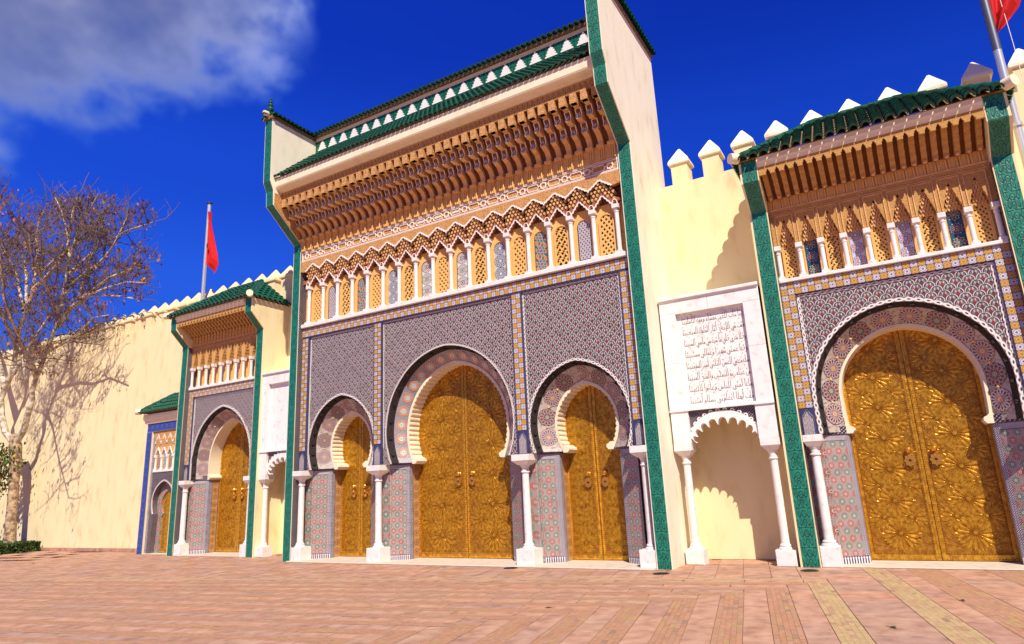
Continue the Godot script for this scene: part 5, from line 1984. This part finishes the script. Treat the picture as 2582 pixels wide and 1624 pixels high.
func pavement() -> void:
	var g := Node3D.new()
	g.name = "pavement"
	g.set_meta("kind", "structure")
	add_child(g)
	rng.seed = 77
	var st := MB.new().m(M.joint)
	st.quad(Vector3(-60, -0.014, 60), Vector3(60, -0.014, 60), Vector3(60, -0.014, -2), Vector3(-60, -0.014, -2))
	put(g, "mortar_bed", st)
	var stone := []      # [s0, s1, t0, t1]
	var brick := []      # [s0, s1, t0, t1, along s?, yellow?]
		# courses parallel to the facade, up to the mitre line
	for j in 34:
		var t0 := 2.5 + 0.245 * j
		var s1 := 7.71 - 0.31 * j
		if j % 2 == 1:
			brick.append([-34.0, s1, t0, t0 + 0.245, true, 0])
		else:
			stone.append([-34.0, s1, t0, t0 + 0.245, true])
	brick.append([-34.0, 7.71, 2.3, 2.5, true, 1])
	# bands running towards the viewer
	for i in 28:
		var s0 := 7.71 - 0.31 * (i + 1)
		var t0 := 2.5 + 0.245 * (i + 1)
		if i % 2 == 0:
			brick.append([s0, s0 + 0.31, t0, 13.0, false, 1 if i == 0 else 0])
		else:
			stone.append([s0, s0 + 0.31, t0, 13.0, false])
	var s := 7.71
	for q in [[0.69, 0, 0], [0.35, 1, 1], [0.31, 0, 0], [0.45, 1, 0], [0.62, 0, 0], [0.42, 1, 0], [0.6, 0, 0], [0.35, 1, 1], [0.6, 0, 0], [0.42, 1, 0], [0.6, 0, 0], [0.42, 1, 0], [0.7, 0, 0]]:
		if q[1] == 1:
			brick.append([s, s + q[0], 0.7, 13.0, false, q[2]])
		else:
			stone.append([s, s + q[0], 0.7, 13.0, false])
		s += q[0]
	# squares by the threshold
	for j in 26:
		var t0 := 2.3 - 0.45 * (j + 1)
		var x := -30.0
		var k := j
		while x < (7.71 if j < 4 else (15.0 if j < 8 else 3.0 - j)):
			if k % 3 == 0 and j % 2 == 1:
				brick.append([x, x + 0.45, t0, t0 + 0.45, true, 0])
			else:
				stone.append([x, x + 0.45, t0, t0 + 0.45, true, 0.45])
			x += 0.45
			k += 1
	# cut the stone bands into slabs
	var slabs := []
	for b in stone:
		var a: float = b[0] if b[4] else b[2]
		var e: float = b[1] if b[4] else b[3]
		# start at the end nearest the middle so that the joints look random
		while a < e - 0.02:
			var l := rng.randf_range(0.55, 1.25) if b.size() < 6 else 0.45
			var f := minf(a + l, e)
			if e - f < 0.3:
				f = e
			slabs.append([a, f, b[2], b[3]] if b[4] else [b[0], b[1], a, f])
			a = f
	var view := Vector3(9.39, 0, 12.8)
	var keep := []
	for q in slabs:
		var c := pv((q[0] + q[1]) * 0.5, (q[2] + q[3]) * 0.5)
		var d := c - view
		var fw := d.dot(Vector3(-0.499, 0, -0.866))
		var side := d.dot(Vector3(0.866, 0, -0.499))
		if c.z < -1.9 or c.z > 10.0:
			continue
		var inview := fw > 4.2 and absf(side) < fw * 0.9 + 0.5 and fw < 40.0
		keep.append([(q[1] - q[0]) * (q[3] - q[2]) / maxf(fw, 0.1) ** 3 if inview else 0.0, q, c])
	keep.sort_custom(func(a, b): return a[0] > b[0])
	var unit := []
	for i in 8:
		var m := MB.new().m(M.slab)
		var v := [1.0, 0.9, 0.97, 0.84, 1.05, 0.95, 0.86, 1.0][i] as float
		m.col = Color(v, v * [1.0, 1.05, 1.0, 1.06, 1.0, 1.05, 0.98, 0.96][i], v * [1.02, 1.2, 1.0, 1.24, 1.0, 1.16, 1.04, 0.92][i])
		var e := 0.494
		var o := 0.5
		var p := [Vector2(-1, 1), Vector2(1, 1), Vector2(1, -1), Vector2(-1, -1)]
		m.quad(Vector3(-e, 0, e), Vector3(e, 0, e), Vector3(e, 0, -e), Vector3(-e, 0, -e))
		for q in 4:
			var a: Vector2 = p[q]
			var b: Vector2 = p[(q + 1) % 4]
			m.quad(Vector3(a.x * o, -0.02, a.y * o), Vector3(b.x * o, -0.02, b.y * o), Vector3(b.x * e, 0, b.y * e), Vector3(a.x * e, 0, a.y * e))
		unit.append([m.mesh(), m.col])
	var rest := MB.new().m(M.slab)
	var bas := Basis(Vector3.UP, TURN)
	for i in keep.size():
		var q: Array = keep[i][1]
		var c: Vector3 = keep[i][2]
		var w: float = q[1] - q[0] - 0.008
		var h: float = q[3] - q[2] - 0.008
		var kind := rng.randi_range(0, 7)
		c.y = rng.randf_range(-0.0015, 0.0015)
		if i < 300:
			var o := put(g, "paving_slab", unit[kind][0])
			o.transform = Transform3D(bas * Basis.from_scale(Vector3(w, 1, h)), c)
		else:
			rest.col = unit[kind][1]
			var e := [bas * Vector3(-w / 2, 0, h / 2), bas * Vector3(w / 2, 0, h / 2), bas * Vector3(w / 2, 0, -h / 2), bas * Vector3(-w / 2, 0, -h / 2)]
			rest.quad(c + e[0], c + e[1], c + e[2], c + e[3])
	put(g, "paving_slabs", rest).set_meta("kind", "stuff")
	# bricks, all in one
	var bk := MB.new().m(M.brick)
	for b in brick:
		var along: bool = b[4]
		var a0: float = b[0] if along else b[2]
		var a1: float = b[1] if along else b[3]
		var c0: float = b[2] if along else b[0]
		var c1: float = b[3] if along else b[1]
		var rows := maxi(3, roundi((c1 - c0) / 0.062))
		for r in rows:
			var y0 := lerpf(c0, c1, float(r) / rows)
			var y1 := lerpf(c0, c1, (r + 1.0) / rows)
			var a := a0
			if along:
				a = maxf(a0, -16.0)
			var bl := 0.0
			while a < a1:
				bl = rng.randf_range(0.1, 0.24)
				var f := minf(a + bl, a1)
				var m := pv((a + f) * 0.5, (y0 + y1) * 0.5) if along else pv((y0 + y1) * 0.5, (a + f) * 0.5)
				if m.z < 10.0 and m.z > -1.5 and m.x < 15.0:
					var w := rng.randf_range(0.88, 1.0)
					bk.col = Color(0.55, 0.29, 0.165) if b[5] == 0 else Color(0.59, 0.42, 0.21)
					if rng.randf() < 0.25:
						bk.col = bk.col.lerp(Color(0.54, 0.31, 0.2), 0.8)
					if rng.randf() < 0.04:
						bk.col = Color(0.42, 0.25, 0.16)
					if b[5] == 0 and rng.randf() < 0.08:
						bk.col = Color(0.52, 0.33, 0.15)
					bk.col = Color(bk.col.r * w, bk.col.g * w, bk.col.b * w)
					var e := 0.0011
					var y := rng.randf_range(-0.0012, 0.0006)
					var pts: Array
					if along:
						pts = [pv(a + e, y1 - e), pv(f - e, y1 - e), pv(f - e, y0 + e), pv(a + e, y0 + e)]
					else:
						pts = [pv(y0 + e, f - e), pv(y1 - e, f - e), pv(y1 - e, a + e), pv(y0 + e, a + e)]
					var up := Vector3(0, y, 0)
					bk.quad(pts[0] + up, pts[1] + up, pts[2] + up, pts[3] + up)
				a = f
	# far bricks: whole strips
	for b in brick:
		if b[4] and b[0] < -20.0:
			var a: float = b[0]
			while a < -16.0:
				var w := rng.randf_range(0.85, 1.0)
				bk.col = (Color(0.55, 0.29, 0.165) if b[5] == 0 else Color(0.59, 0.42, 0.21)) * w
				var f := minf(a + 0.5, -16.0)
				if pv(a, b[2]).z < 12.0:
					bk.quad(pv(a, b[3]), pv(f - 0.01, b[3]), pv(f - 0.01, b[2]), pv(a, b[2]))
				a = f
	put(g, "bricks", bk).set_meta("kind", "stuff")
	var gj := MB.new().m(M.mortar)
	for q in [[-5.33, 5.33, 0.27, 0.325], [7.45, 12.0, -0.64, -0.585], [-11.6, -7.3, -0.64, -0.585], [5.36, 7.44, -1.62, -1.55], [-13.8, -11.4, -0.86, -0.81]]:
		gj.quad(Vector3(q[0], 0.003, q[3]), Vector3(q[1], 0.003, q[3]), Vector3(q[1], 0.003, q[2]), Vector3(q[0], 0.003, q[2]))
	put(g, "dusty_joint", gj).set_meta("kind", "stuff")
	# the same square goes on behind and beside the view
	var gr := MeshInstance3D.new()
	gr.name = "ground"
	gr.set_meta("kind", "structure")
	st = MB.new().m(M.slab)
	st.col = Color(0.95, 0.93, 0.92)
	st.quad(Vector3(-60, -0.006, 60), Vector3(60, -0.006, 60), Vector3(60, -0.006, 9.9), Vector3(-60, -0.006, 9.9))
	st.quad(Vector3(-400, -0.03, 400), Vector3(400, -0.03, 400), Vector3(400, -0.03, -400), Vector3(-400, -0.03, -400))
	gr.mesh = st.mesh()
	add_child(gr)

# ------------------------------------------------------------------ plane tree, hedge
func tree() -> void:
	rng.seed = 4242
	var g := thing("plane_tree", "tall plane tree with pale bark and few brown leaves before the left wall", "tree")
	var keys := [
		["limbL", 0.14, 0.11, [-22.89, 4.34, -0.6, -23.94, 4.95, -0.6, -24.48, 5.67, -0.6, -24.8, 6.47, -0.6, -24.54, 6.94, -0.6]],
		["A", 0.13, 0.03, [-24.54, 6.94, -0.6, -24.2, 7.44, -0.59, -23.99, 7.88, -0.58, -23.97, 8.71, -0.58, -23.89, 9.57, -0.57, -23.44, 10.22, -0.55, -23.11, 11.24, -0.55, -23.09, 12.07, -0.54, -23.13, 13.13, -0.53, -23.45, 13.85, -0.52, -23.43, 14.61, -0.52, -23.08, 14.96, -0.51, -22.79, 15.37, -0.5]],
		["A2", 0.12, 0.03, [-23.24, 11.27, -0.6, -22.18, 11.51, -0.53, -20.84, 11.98, -0.47, -20.13, 12.6, -0.4, -19.98, 13.36, -0.33, -19.82, 14.01, -0.27, -19.46, 14.61, -0.2]],
		["A3", 0.09, 0.03, [-23.65, 10.21, -0.6, -24.47, 11.11, -0.68, -25.47, 12.51, -0.75, -26.56, 13.44, -0.82, -28.04, 14.73, -0.9]],
		["A4", 0.08, 0.03, [-23.56, 10.25, -0.6, -24.56, 12.23, -0.8, -25.58, 13.33, -1.0, -27.08, 14.48, -1.2]],
		["B", 0.14, 0.03, [-22.83, 4.4, -0.6, -22.25, 4.92, -0.59, -22.05, 5.62, -0.57, -21.83, 6.15, -0.56, -21.93, 6.49, -0.55, -21.69, 7.05, -0.54, -21.32, 7.67, -0.53, -20.96, 8.32, -0.51, -20.63, 8.83, -0.5, -20.36, 9.3, -0.49, -20.26, 10.03, -0.47, -20.06, 11.16, -0.46, -20.06, 11.95, -0.45, -20.14, 12.72, -0.44, -20.57, 13.54, -0.43, -21.15, 14.52, -0.41, -21.89, 15.36, -0.4]],
		["B2", 0.12, 0.03, [-20.61, 9.1, -0.6, -19.9, 9.81, -0.69, -19.26, 10.1, -0.77, -18.49, 10.45, -0.86, -17.56, 10.77, -0.94, -16.3, 10.86, -1.03, -15.6, 11.0, -1.11]],
		["B3", 0.07, 0.02, [-19.07, 9.98, -0.7, -18.68, 10.17, -0.72, -17.46, 10.3, -0.85, -16.35, 10.34, -0.98, -15.2, 10.1, -1.1]],
		["B4", 0.07, 0.02, [-20.1, 10.74, -0.6, -19.14, 11.17, -0.68, -18.18, 11.47, -0.76, -17.59, 11.95, -0.84, -17.13, 12.64, -0.92, -16.9, 13.25, -1.0]],
		["B5", 0.08, 0.02, [-20.1, 12.07, -0.5, -19.82, 12.87, -0.53, -19.37, 13.55, -0.45, -18.75, 13.77, -0.38, -17.89, 14.41, -0.3]],
		["B6", 0.07, 0.02, [-19.3, 10.1, -0.7, -19.0, 11.1, -0.68, -18.83, 11.91, -0.75, -18.51, 12.55, -0.82, -18.42, 13.6, -0.9]],
		["B7", 0.06, 0.02, [-19.21, 9.95, -0.7, -18.72, 10.14, -0.75, -18.17, 10.12, -0.9, -16.79, 9.84, -1.05, -15.6, 9.5, -1.2]],
		["C", 0.16, 0.03, [-24.54, 6.94, -0.6, -25.42, 7.92, -0.64, -26.45, 9.3, -0.68, -28.35, 11.29, -0.72, -29.93, 13.92, -0.76, -30.66, 16.56, -0.8]],
		["C2", 0.1, 0.03, [-23.99, 7.49, -0.6, -23.56, 8.15, -0.7, -23.06, 8.88, -0.8, -22.99, 9.2, -0.9, -21.93, 10.3, -1.0, -21.02, 11.06, -1.1]],
		["B8", 0.06, 0.02, [-21.1, 8.06, -0.52, -19.18, 8.22, -0.4, -18.02, 8.33, -0.2, -16.62, 8.7, 0.0, -15.07, 8.5, 0.2]],
		["D", 0.09, 0.02, [-21.6, 7.2, -0.5, -20.9, 8.4, 0.6, -20.2, 9.8, 1.6, -19.6, 11.4, 2.2, -19.2, 12.8, 2.6]],
		["D2", 0.09, 0.02, [-23.97, 8.71, -0.58, -23.2, 10.0, 0.5, -22.6, 11.3, 1.5, -22.3, 12.7, 2.2, -22.2, 13.6, 2.6]],
		["D3", 0.07, 0.02, [-20.3, 9.6, -0.5, -19.2, 10.6, 0.8, -18.0, 11.2, 1.8, -16.9, 11.5, 2.4]],
		["D4", 0.07, 0.02, [-20.06, 11.3, -0.5, -19.2, 12.6, -1.2, -18.2, 13.3, -1.8, -17.2, 13.6, -2.3]],
		["D5", 0.07, 0.02, [-23.1, 11.8, -0.5, -22.0, 13.2, -1.3, -21.0, 14.4, -1.8, -20.4, 15.2, -2.0]],
		["D6", 0.06, 0.02, [-21.7, 7.0, -0.5, -20.4, 7.6, 0.4, -19.0, 7.4, 1.2, -17.8, 6.7, 1.6]]]
	var wood := MB.new().m(M.bark_old)
	wood.tube(PackedVector3Array([Vector3(-22.1, -0.1, -0.6), Vector3(-22.18, 0.33, -0.6), Vector3(-22.4, 1.6, -0.6), Vector3(-22.52, 2.61, -0.6), Vector3(-22.62, 3.53, -0.6), Vector3(-22.86, 4.3, -0.6), Vector3(-23.1, 4.75, -0.6)]), PackedFloat32Array([0.3, 0.22, 0.18, 0.175, 0.22, 0.24, 0.14]), 16, true)
	put(g, "trunk", wood)
	var limb := MB.new().m(M.bark)
	var twig := MB.new().m(M.twig)
	var leafs := MB.new().m(M.leaf)
	for k in keys:
		var a: Array = k[3]
		var pts := PackedVector3Array()
		for i in range(0, a.size(), 3):
			pts.append(Vector3(a[i], a[i + 1], a[i + 2]))
		var rad := PackedFloat32Array()
		for i in pts.size():
			rad.append(lerpf(k[1], k[2], pow(float(i) / (pts.size() - 1), 0.8)))
		limb.tube(pts, rad, 8 if k[1] > 0.1 else 6)
		if k[0] == "limbL":
			continue
		var total := 0.0
		for i in pts.size() - 1:
			total += pts[i].distance_to(pts[i + 1])
		var start := 0.45 if k[0] in ["A", "B"] else (0.4 if k[0] == "C" else 0.18)
		var n := int(total * (1.0 - start) * 4.3)
		for j in n:
			var f := lerpf(start, 1.0, (j + rng.randf()) / n) * (pts.size() - 1)
			var i := mini(int(f), pts.size() - 2)
			var at := pts[i].lerp(pts[i + 1], f - i)
			var d := (pts[i + 1] - pts[i]).normalized()
			var out := Vector3(rng.randfn(0, 1), rng.randfn(0.35, 0.6), rng.randfn(0, 1)).normalized()
			branch(limb, twig, leafs, at, (d * 0.55 + out * 0.9).normalized(), rng.randf_range(0.9, 2.0) * (0.55 if at.x > -17.0 else 1.0) * (1.0 if f < pts.size() - 2 else 0.7), 0.026, 0)
		branch(limb, twig, leafs, pts[-1], (pts[-1] - pts[-2]).normalized(), 1.5, 0.024, 0)
	put(g, "limbs", limb)
	put(g, "twigs", twig).set_meta("kind", "stuff")
	put(g, "leaves", leafs).set_meta("kind", "stuff")
	# leafy shoots low on the trunk
	var shoot := MB.new().m(M.leaf)
	for i in 900:
		var y := rng.randf_range(2.5, 4.15)
		var c := Vector3(-23.1 - 0.25 * sin(y * 3.0), y, -0.25)
		var p := c + Vector3(rng.randfn(0, 0.34), rng.randfn(0, 0.2), rng.randfn(0, 0.3))
		var v := rng.randf()
		shoot.col = Color(0.03, 0.07, 0.012).lerp(Color(0.12, 0.17, 0.02), v * v) if rng.randf() > 0.12 else Color(0.42, 0.26, 0.03)
		leaf_face(shoot, p, rng.randf_range(0.05, 0.1))
	put(g, "leafy_shoots", shoot).set_meta("kind", "stuff")

func leaf_face(st: MB, p: Vector3, s: float) -> void:
	var n := Vector3(rng.randfn(0, 1), rng.randfn(0, 1), rng.randfn(0, 1)).normalized()
	var x := n.cross(Vector3(0.2, 1, 0.1)).normalized() * s * rng.randf_range(0.5, 0.9)
	var y := n.cross(x).normalized() * s
	st.quad(p - x * 0.8, p - y, p + x * 0.8, p + y)

func branch(limb: MB, twig: MB, leafs: MB, at: Vector3, dir: Vector3, length: float, r: float, depth: int) -> void:
	if at.x > -15.4 or at.y > 15.4 + 0.25 * (-22.0 - at.x):
		return
	var n := 3
	var pts := PackedVector3Array([at])
	var rad := PackedFloat32Array([r])
	var d := dir
	for i in n:
		d = (d + Vector3(rng.randfn(0, 0.22), rng.randfn(0.1, 0.2), rng.randfn(0, 0.22))).normalized()
		pts.append(pts[-1] + d * length / n)
		rad.append(lerpf(r, maxf(0.0055, r * 0.4), float(i + 1) / n))
	twig.tube(pts, rad, 3)
	if depth < 2:
		var kids := 5 if depth == 0 else 4
		for j in kids:
			var f := rng.randf_range(0.25, 1.0) * n
			var i := mini(int(f), n - 1)
			var p := pts[i].lerp(pts[i + 1], f - i)
			var o := Vector3(rng.randfn(0, 1), rng.randfn(0.3, 0.7), rng.randfn(0, 1)).normalized()
			branch(limb, twig, leafs, p, (d * 0.7 + o * 0.8).normalized(), length * rng.randf_range(0.4, 0.62), maxf(0.007, r * 0.5), depth + 1)
	elif rng.randf() < 0.42:
		var v := rng.randf()
		leafs.col = Color(0.10, 0.035, 0.02).lerp(Color(0.34, 0.13, 0.06), v) if rng.randf() > 0.08 else Color(0.5, 0.2, 0.03)
		leaf_face(leafs, pts[-1] + Vector3(0, -0.06, 0), rng.randf_range(0.05, 0.105))

func hedge() -> void:
	rng.seed = 99
	var st := MB.new().m(M.leaf)
	for i in 9000:
		var p := Vector3(rng.randf_range(-27.0, -21.45), rng.randf_range(0.02, 0.36), rng.randf_range(-1.35, 1.3))
		var edge := rng.randi_range(0, 2)
		if edge == 0:
			p.x = -21.4 + rng.randfn(0, 0.03)
		elif edge == 1:
			p.y = 0.36 + rng.randfn(0, 0.02)
		var v := rng.randf()
		st.col = Color(0.02, 0.05, 0.008).lerp(Color(0.09, 0.15, 0.02), v * v)
		leaf_face(st, p, rng.randf_range(0.04, 0.07))
	var o := put(self, "hedge", st)
	tag(o, "low clipped green hedge at the foot of the plane tree", "hedge")

# ------------------------------------------------------------------ flagpoles and flags
func cloth(rows: Array, pole: Vector3, r: float) -> MB:
	# rows: height, reach, sag of the fold
	var st := MB.new().m(M.flag_red)
	var n := 14
	for j in rows.size() - 1:
		for i in n:
			var p := []
			for e in [[j, i], [j + 1, i], [j + 1, i + 1], [j, i + 1]]:
				var row: Array = rows[e[0]]
				var f := float(e[1]) / n
				var w: float = row[1] * f
				var fold := sin(f * 9.0 + e[0] * 0.55) * 0.09 * minf(1.0, f * 3.0)
				p.append(pole + Vector3(r + w, row[0] - row[2] * f * f, fold + 0.02))
			st.quad(p[0], p[1], p[2], p[3])
	return st

func flags() -> void:
	var places := [
		[Vector3(12.09, 0.0, -0.8), 14.5, 0.068, "steel flagpole beside the right portal, cut by the top edge of the frame", "red flag hanging at the top right corner beside the right portal"],
		[Vector3(-11.66, 5.6, -1.22), 6.95, 0.07, "steel flagpole rising behind the left portal's green roof", "red flag with a dark star drooping on the left flagpole"]]
	for i in 2:
		var q: Array = places[i]
		var at: Vector3 = q[0]
		var h: float = q[1]
		var r: float = q[2]
		var g := thing("flagpole", q[3], "flagpole", at, "steel flagpoles")
		var st := MB.new().m(M.steel)
		var cut := 0.62 * h if i == 0 else h
		st.tube(PackedVector3Array([Vector3.ZERO, Vector3(0, cut, 0)]), PackedFloat32Array([r, r * 0.95]), 20, true)
		if i == 0:
			st.m(M.steel_grey).tube(PackedVector3Array([Vector3(0, cut, 0), Vector3(0, h, 0)]), PackedFloat32Array([r * 1.02, r * 0.9]), 20, true)
		put(g, "pole", st)
		for y in ([7.42, 3.5] if i == 0 else [0.4]):
			st = MB.new().m(M.steel)
			st.tube(PackedVector3Array([Vector3(0, y, 0), Vector3(0, y + 0.06, 0)]), PackedFloat32Array([r * 1.35, r * 1.35]), 20, true)
			put(g, "collar", st)
		st = MB.new().m(M.iron)
		st.tube(PackedVector3Array([Vector3(0, h, 0), Vector3(0, h + 0.05, 0)]), PackedFloat32Array([r * 1.5, r * 1.5]), 16, true)
		put(g, "cap", st)
		st = MB.new().m(M.white)
		var rx := r + (0.16 if i == 0 else 0.012)
		st.tube(PackedVector3Array([Vector3(rx * 0.6, h - 0.1, 0.05), Vector3(rx, h * 0.62, 0.07), Vector3(rx, 1.0, 0.07)]), PackedFloat32Array([0.006, 0.006, 0.006]), 5)
		put(g, "rope", st)
	var a: Vector3 = places[0][0]
	var o := put(self, "flag", cloth([[11.1, 0.46, 0.2], [10.8, 0.56, 0.42], [10.45, 0.52, 0.45], [10.1, 0.42, 0.34], [9.8, 0.27, 0.2], [9.55, 0.13, 0.1], [9.38, 0.03, 0.02]], a, 0.06))
	tag(o, places[0][4], "flag", "red flags")
	var b := Vector3(-11.66, 0, -1.22)
	o = put(self, "flag", cloth([[12.2, 0.04, 0.0], [11.9, 0.1, 0.05], [11.5, 0.25, 0.2], [11.1, 0.42, 0.35], [10.75, 0.58, 0.45], [10.45, 0.66, 0.45], [10.25, 0.62, 0.5], [10.12, 0.5, 0.55]], b, 0.05))
	tag(o, places[1][4], "flag", "red flags")
	var st2 := MB.new().m(M.flag_green)
	var star := PackedVector2Array()
	for i in 6:
		var an := PI / 2 + TAU * i * 2 / 5.0
		star.append(Vector2(cos(an) * 0.09 * 0.6, sin(an) * 0.12))
	st2.line(star, 0.022, 0.0, 0.006)
	put(o, "star", st2, b + Vector3(0.24, 10.78, 0.13))

func small_things() -> void:
	var spots := [[1.96, 0.45, "small round iron drain cover before the brass middle door"], [5.28, 0.72, "small round iron drain cover before the tall portal's right corner"], [7.67, -0.08, "small round iron drain cover before the left pier of the right portal"]]
	for q in spots:
		var st := MB.new().m(M.iron)
		st.lathe([Vector2(0.15, 0.002), Vector2(0.148, 0.008), Vector2(0.125, 0.009)], 24)
		st.lathe([Vector2(0.122, 0.005), Vector2(0.0, 0.006)], 24)
		for i in 5:
			st.box(-0.1, 0.005, -0.09 + i * 0.04, 0.1, 0.01, -0.08 + i * 0.04, false)
		var o := put(self, "drain_cover", st, Vector3(q[0], 0, q[1]))
		tag(o, q[2], "drain cover", "iron drain covers in the paving")
	rng.seed = 5
	var lf := [[4.83, 4.26, "dark fallen leaf on the bricks in the middle of the square"], [9.73, 2.44, "larger dry fallen leaf on the slabs before the right door"], [-14.6, 1.9, "brown fallen leaf on the paving before the small blue gate"], [-18.5, 4.5, "brown fallen leaf near the hedge at the left edge"], [9.0, 4.3, "thin green leaf on the slabs near the bottom edge"]]
	for q in lf:
		var st := MB.new().m(M.leaf)
		st.col = Color(0.05, 0.035, 0.02) if not "green" in q[2] else Color(0.05, 0.07, 0.02)
		var s := 0.06
		st.quad(Vector3(-s, 0.004, 0.01), Vector3(0, 0.012, s * 0.4), Vector3(s, 0.004, 0), Vector3(0, 0.02, -s * 0.4))
		st.quad(Vector3(-s, 0.004, 0.01), Vector3(-s * 1.6, 0.01, 0.015), Vector3(-s * 1.6, 0.01, 0.005), Vector3(-s, 0.004, 0.0))
		var o := put(self, "fallen_leaf", st, Vector3(q[0], 0.003, q[1]))
		o.rotation.y = rng.randf() * TAU
		tag(o, q[2], "leaf", "fallen leaves on the paving")

# ------------------------------------------------------------------ sky: deep blue with one grey-white cloud to the left
func sky_texture() -> ImageTexture:
	var w := 2048
	var h := 1024
	var im := Image.create(w, h, false, Image.FORMAT_RGB8)
	var n := FastNoiseLite.new()
	n.seed = 11
	n.noise_type = FastNoiseLite.TYPE_SIMPLEX_SMOOTH
	n.frequency = 0.06
	n.fractal_octaves = 6
	n.fractal_gain = 0.55
	var stops := [[-90.0, G(120, 84, 64)], [-0.5, G(120, 84, 64)], [0.0, G(84, 126, 196)], [8.0, G(38, 90, 192)], [16.0, G(25, 70, 183)], [26.0, G(12, 50, 162)], [38.0, G(9, 38, 145)], [60.0, G(8, 32, 132)], [90.0, G(7, 25, 124)]]
	var bright := [[-90.0, G(120, 84, 64)], [-0.5, G(120, 84, 64)], [0.0, G(92, 138, 214)], [8.0, G(48, 106, 216)], [16.0, G(36, 88, 212)], [26.0, G(24, 70, 196)], [38.0, G(13, 50, 170)], [60.0, G(8, 30, 140)], [90.0, G(7, 25, 124)]]
	for y in h:
		var el := 90.0 - 180.0 * (y + 0.5) / h
		var c0: Color = stops[-1][1]
		var c1: Color = bright[-1][1]
		for i in stops.size() - 1:
			if el >= stops[i][0] and el < stops[i + 1][0]:
				var t := smoothstep(0.0, 1.0, (el - stops[i][0]) / (stops[i + 1][0] - stops[i][0]))
				c0 = stops[i][1].lerp(stops[i + 1][1], t)
				c1 = bright[i][1].lerp(bright[i + 1][1], t)
		for bx in 256:
			im.fill_rect(Rect2i(bx * 8, y, 8, 1), c0.lerp(c1, 0.5 + 0.5 * cos((bx + 0.5) / 256.0 * TAU + deg_to_rad(85.0))))
		if el < 14.0 or el > 62.0:
			continue
		for q in 700:
			var az := -140.0 + q * 0.17578
			var x := int(fposmod(az / 360.0, 1.0) * w)
			# lower edge of the cloud rises towards its right end
			var f := n.get_noise_2d(az * 1.6, el * 2.2)
			var f2 := n.get_noise_2d(az * 0.5 + 300.0, el * 0.8)
			var low := 23.4 + maxf(0.0, (az + 72.0)) * 0.37 + f * 5.5
			if az < -72.0:
				low = 23.4 + f * 5.5
			var dens := smoothstep(0.0, 6.0, el - low)
			dens *= smoothstep(0.0, 8.0, (-46.5 + f * 7.0 + (el - 36.0) * 0.2) - az)
			dens *= smoothstep(0.0, 9.0, 56.0 + f2 * 9.0 - el)
			dens *= smoothstep(0.0, 12.0, az + 132.0 + f * 10.0)
			# a lower puff at the left edge of the view
			var dd := Vector2((az + 73.0) / 4.0, (el - 24.4) / 2.0).length() + f * 0.9
			dens = maxf(dens, smoothstep(1.1, 0.3, dd) * 0.8)
			var d3 := Vector2((az + 53.8) / 5.0, (el - 35.2) / 3.4).length() + f * 1.0
			dens = maxf(dens, smoothstep(1.2, 0.2, d3) * 0.95)
			if dens <= 0.01:
				continue
			var thick := smoothstep(2.0, 15.0, (el - low) * 0.9 + (-50.0 - az) * 0.25 + f2 * 4.0)
			var lit := G(160, 170, 220).lerp(G(116, 120, 156), thick)
			dens = pow(dens, 1.15) * (0.82 + f * 0.24)
			im.set_pixel(x, y, im.get_pixel(x, y).lerp(lit, clampf(dens, 0.0, 0.96)))
	return ImageTexture.create_from_image(im)

func _ready() -> void:
	var cam := Camera3D.new()
	cam.name = "camera"
	cam.fov = 52.6988
	cam.near = 0.1
	cam.far = 1500.0
	cam.transform = Transform3D(Basis(Vector3(0.8597049, -0.04599788, -0.50871572), Vector3(0.16335058, 0.96839407, 0.18849274), Vector3(0.48396702, -0.24514714, 0.8400469)).orthonormalized(), Vector3(9.39277, 1.65, 12.81103))
	add_child(cam)
	cam.current = true
	var we := WorldEnvironment.new()
	we.name = "environment"
	var env := Environment.new()
	env.background_mode = Environment.BG_SKY
	var sky := Sky.new()
	var pm := PanoramaSkyMaterial.new()
	pm.panorama = sky_texture()
	sky.sky_material = pm
	env.sky = sky
	env.tonemap_mode = Environment.TONE_MAPPER_LINEAR
	env.tonemap_exposure = 1.2
	env.sdfgi_enabled = true
	env.ssao_enabled = true
	env.ssil_enabled = true
	we.environment = env
	add_child(we)
	var sun := DirectionalLight3D.new()
	sun.name = "sun"
	sun.light_color = Color(1.0, 0.965, 0.91)
	sun.light_energy = 1.6
	sun.light_angular_distance = 0.5
	sun.shadow_enabled = true
	sun.basis = Basis.looking_at(-Vector3(0.77, 1.38, 1.0).normalized(), Vector3.UP)
	add_child(sun)
	make_materials()
	pavement()
	walls()
	main_gate()
	side_gate("right hand side portal with green tiled roof and steel flagpole beside it", 9.69, 1.0, 0.04)
	side_gate("left hand side portal between the tall gate and the small blue gate", -9.44, 0.945, 0.25)
	small_gate()
	niche("white marble niche with dark inscription panel, between tall gate and right portal", 6.395, 1.0, true)
	niche("plain white marble niche half hidden beside the left portal", -6.38, 1.0, false)
	flags()
	tree()
	hedge()
	small_things()
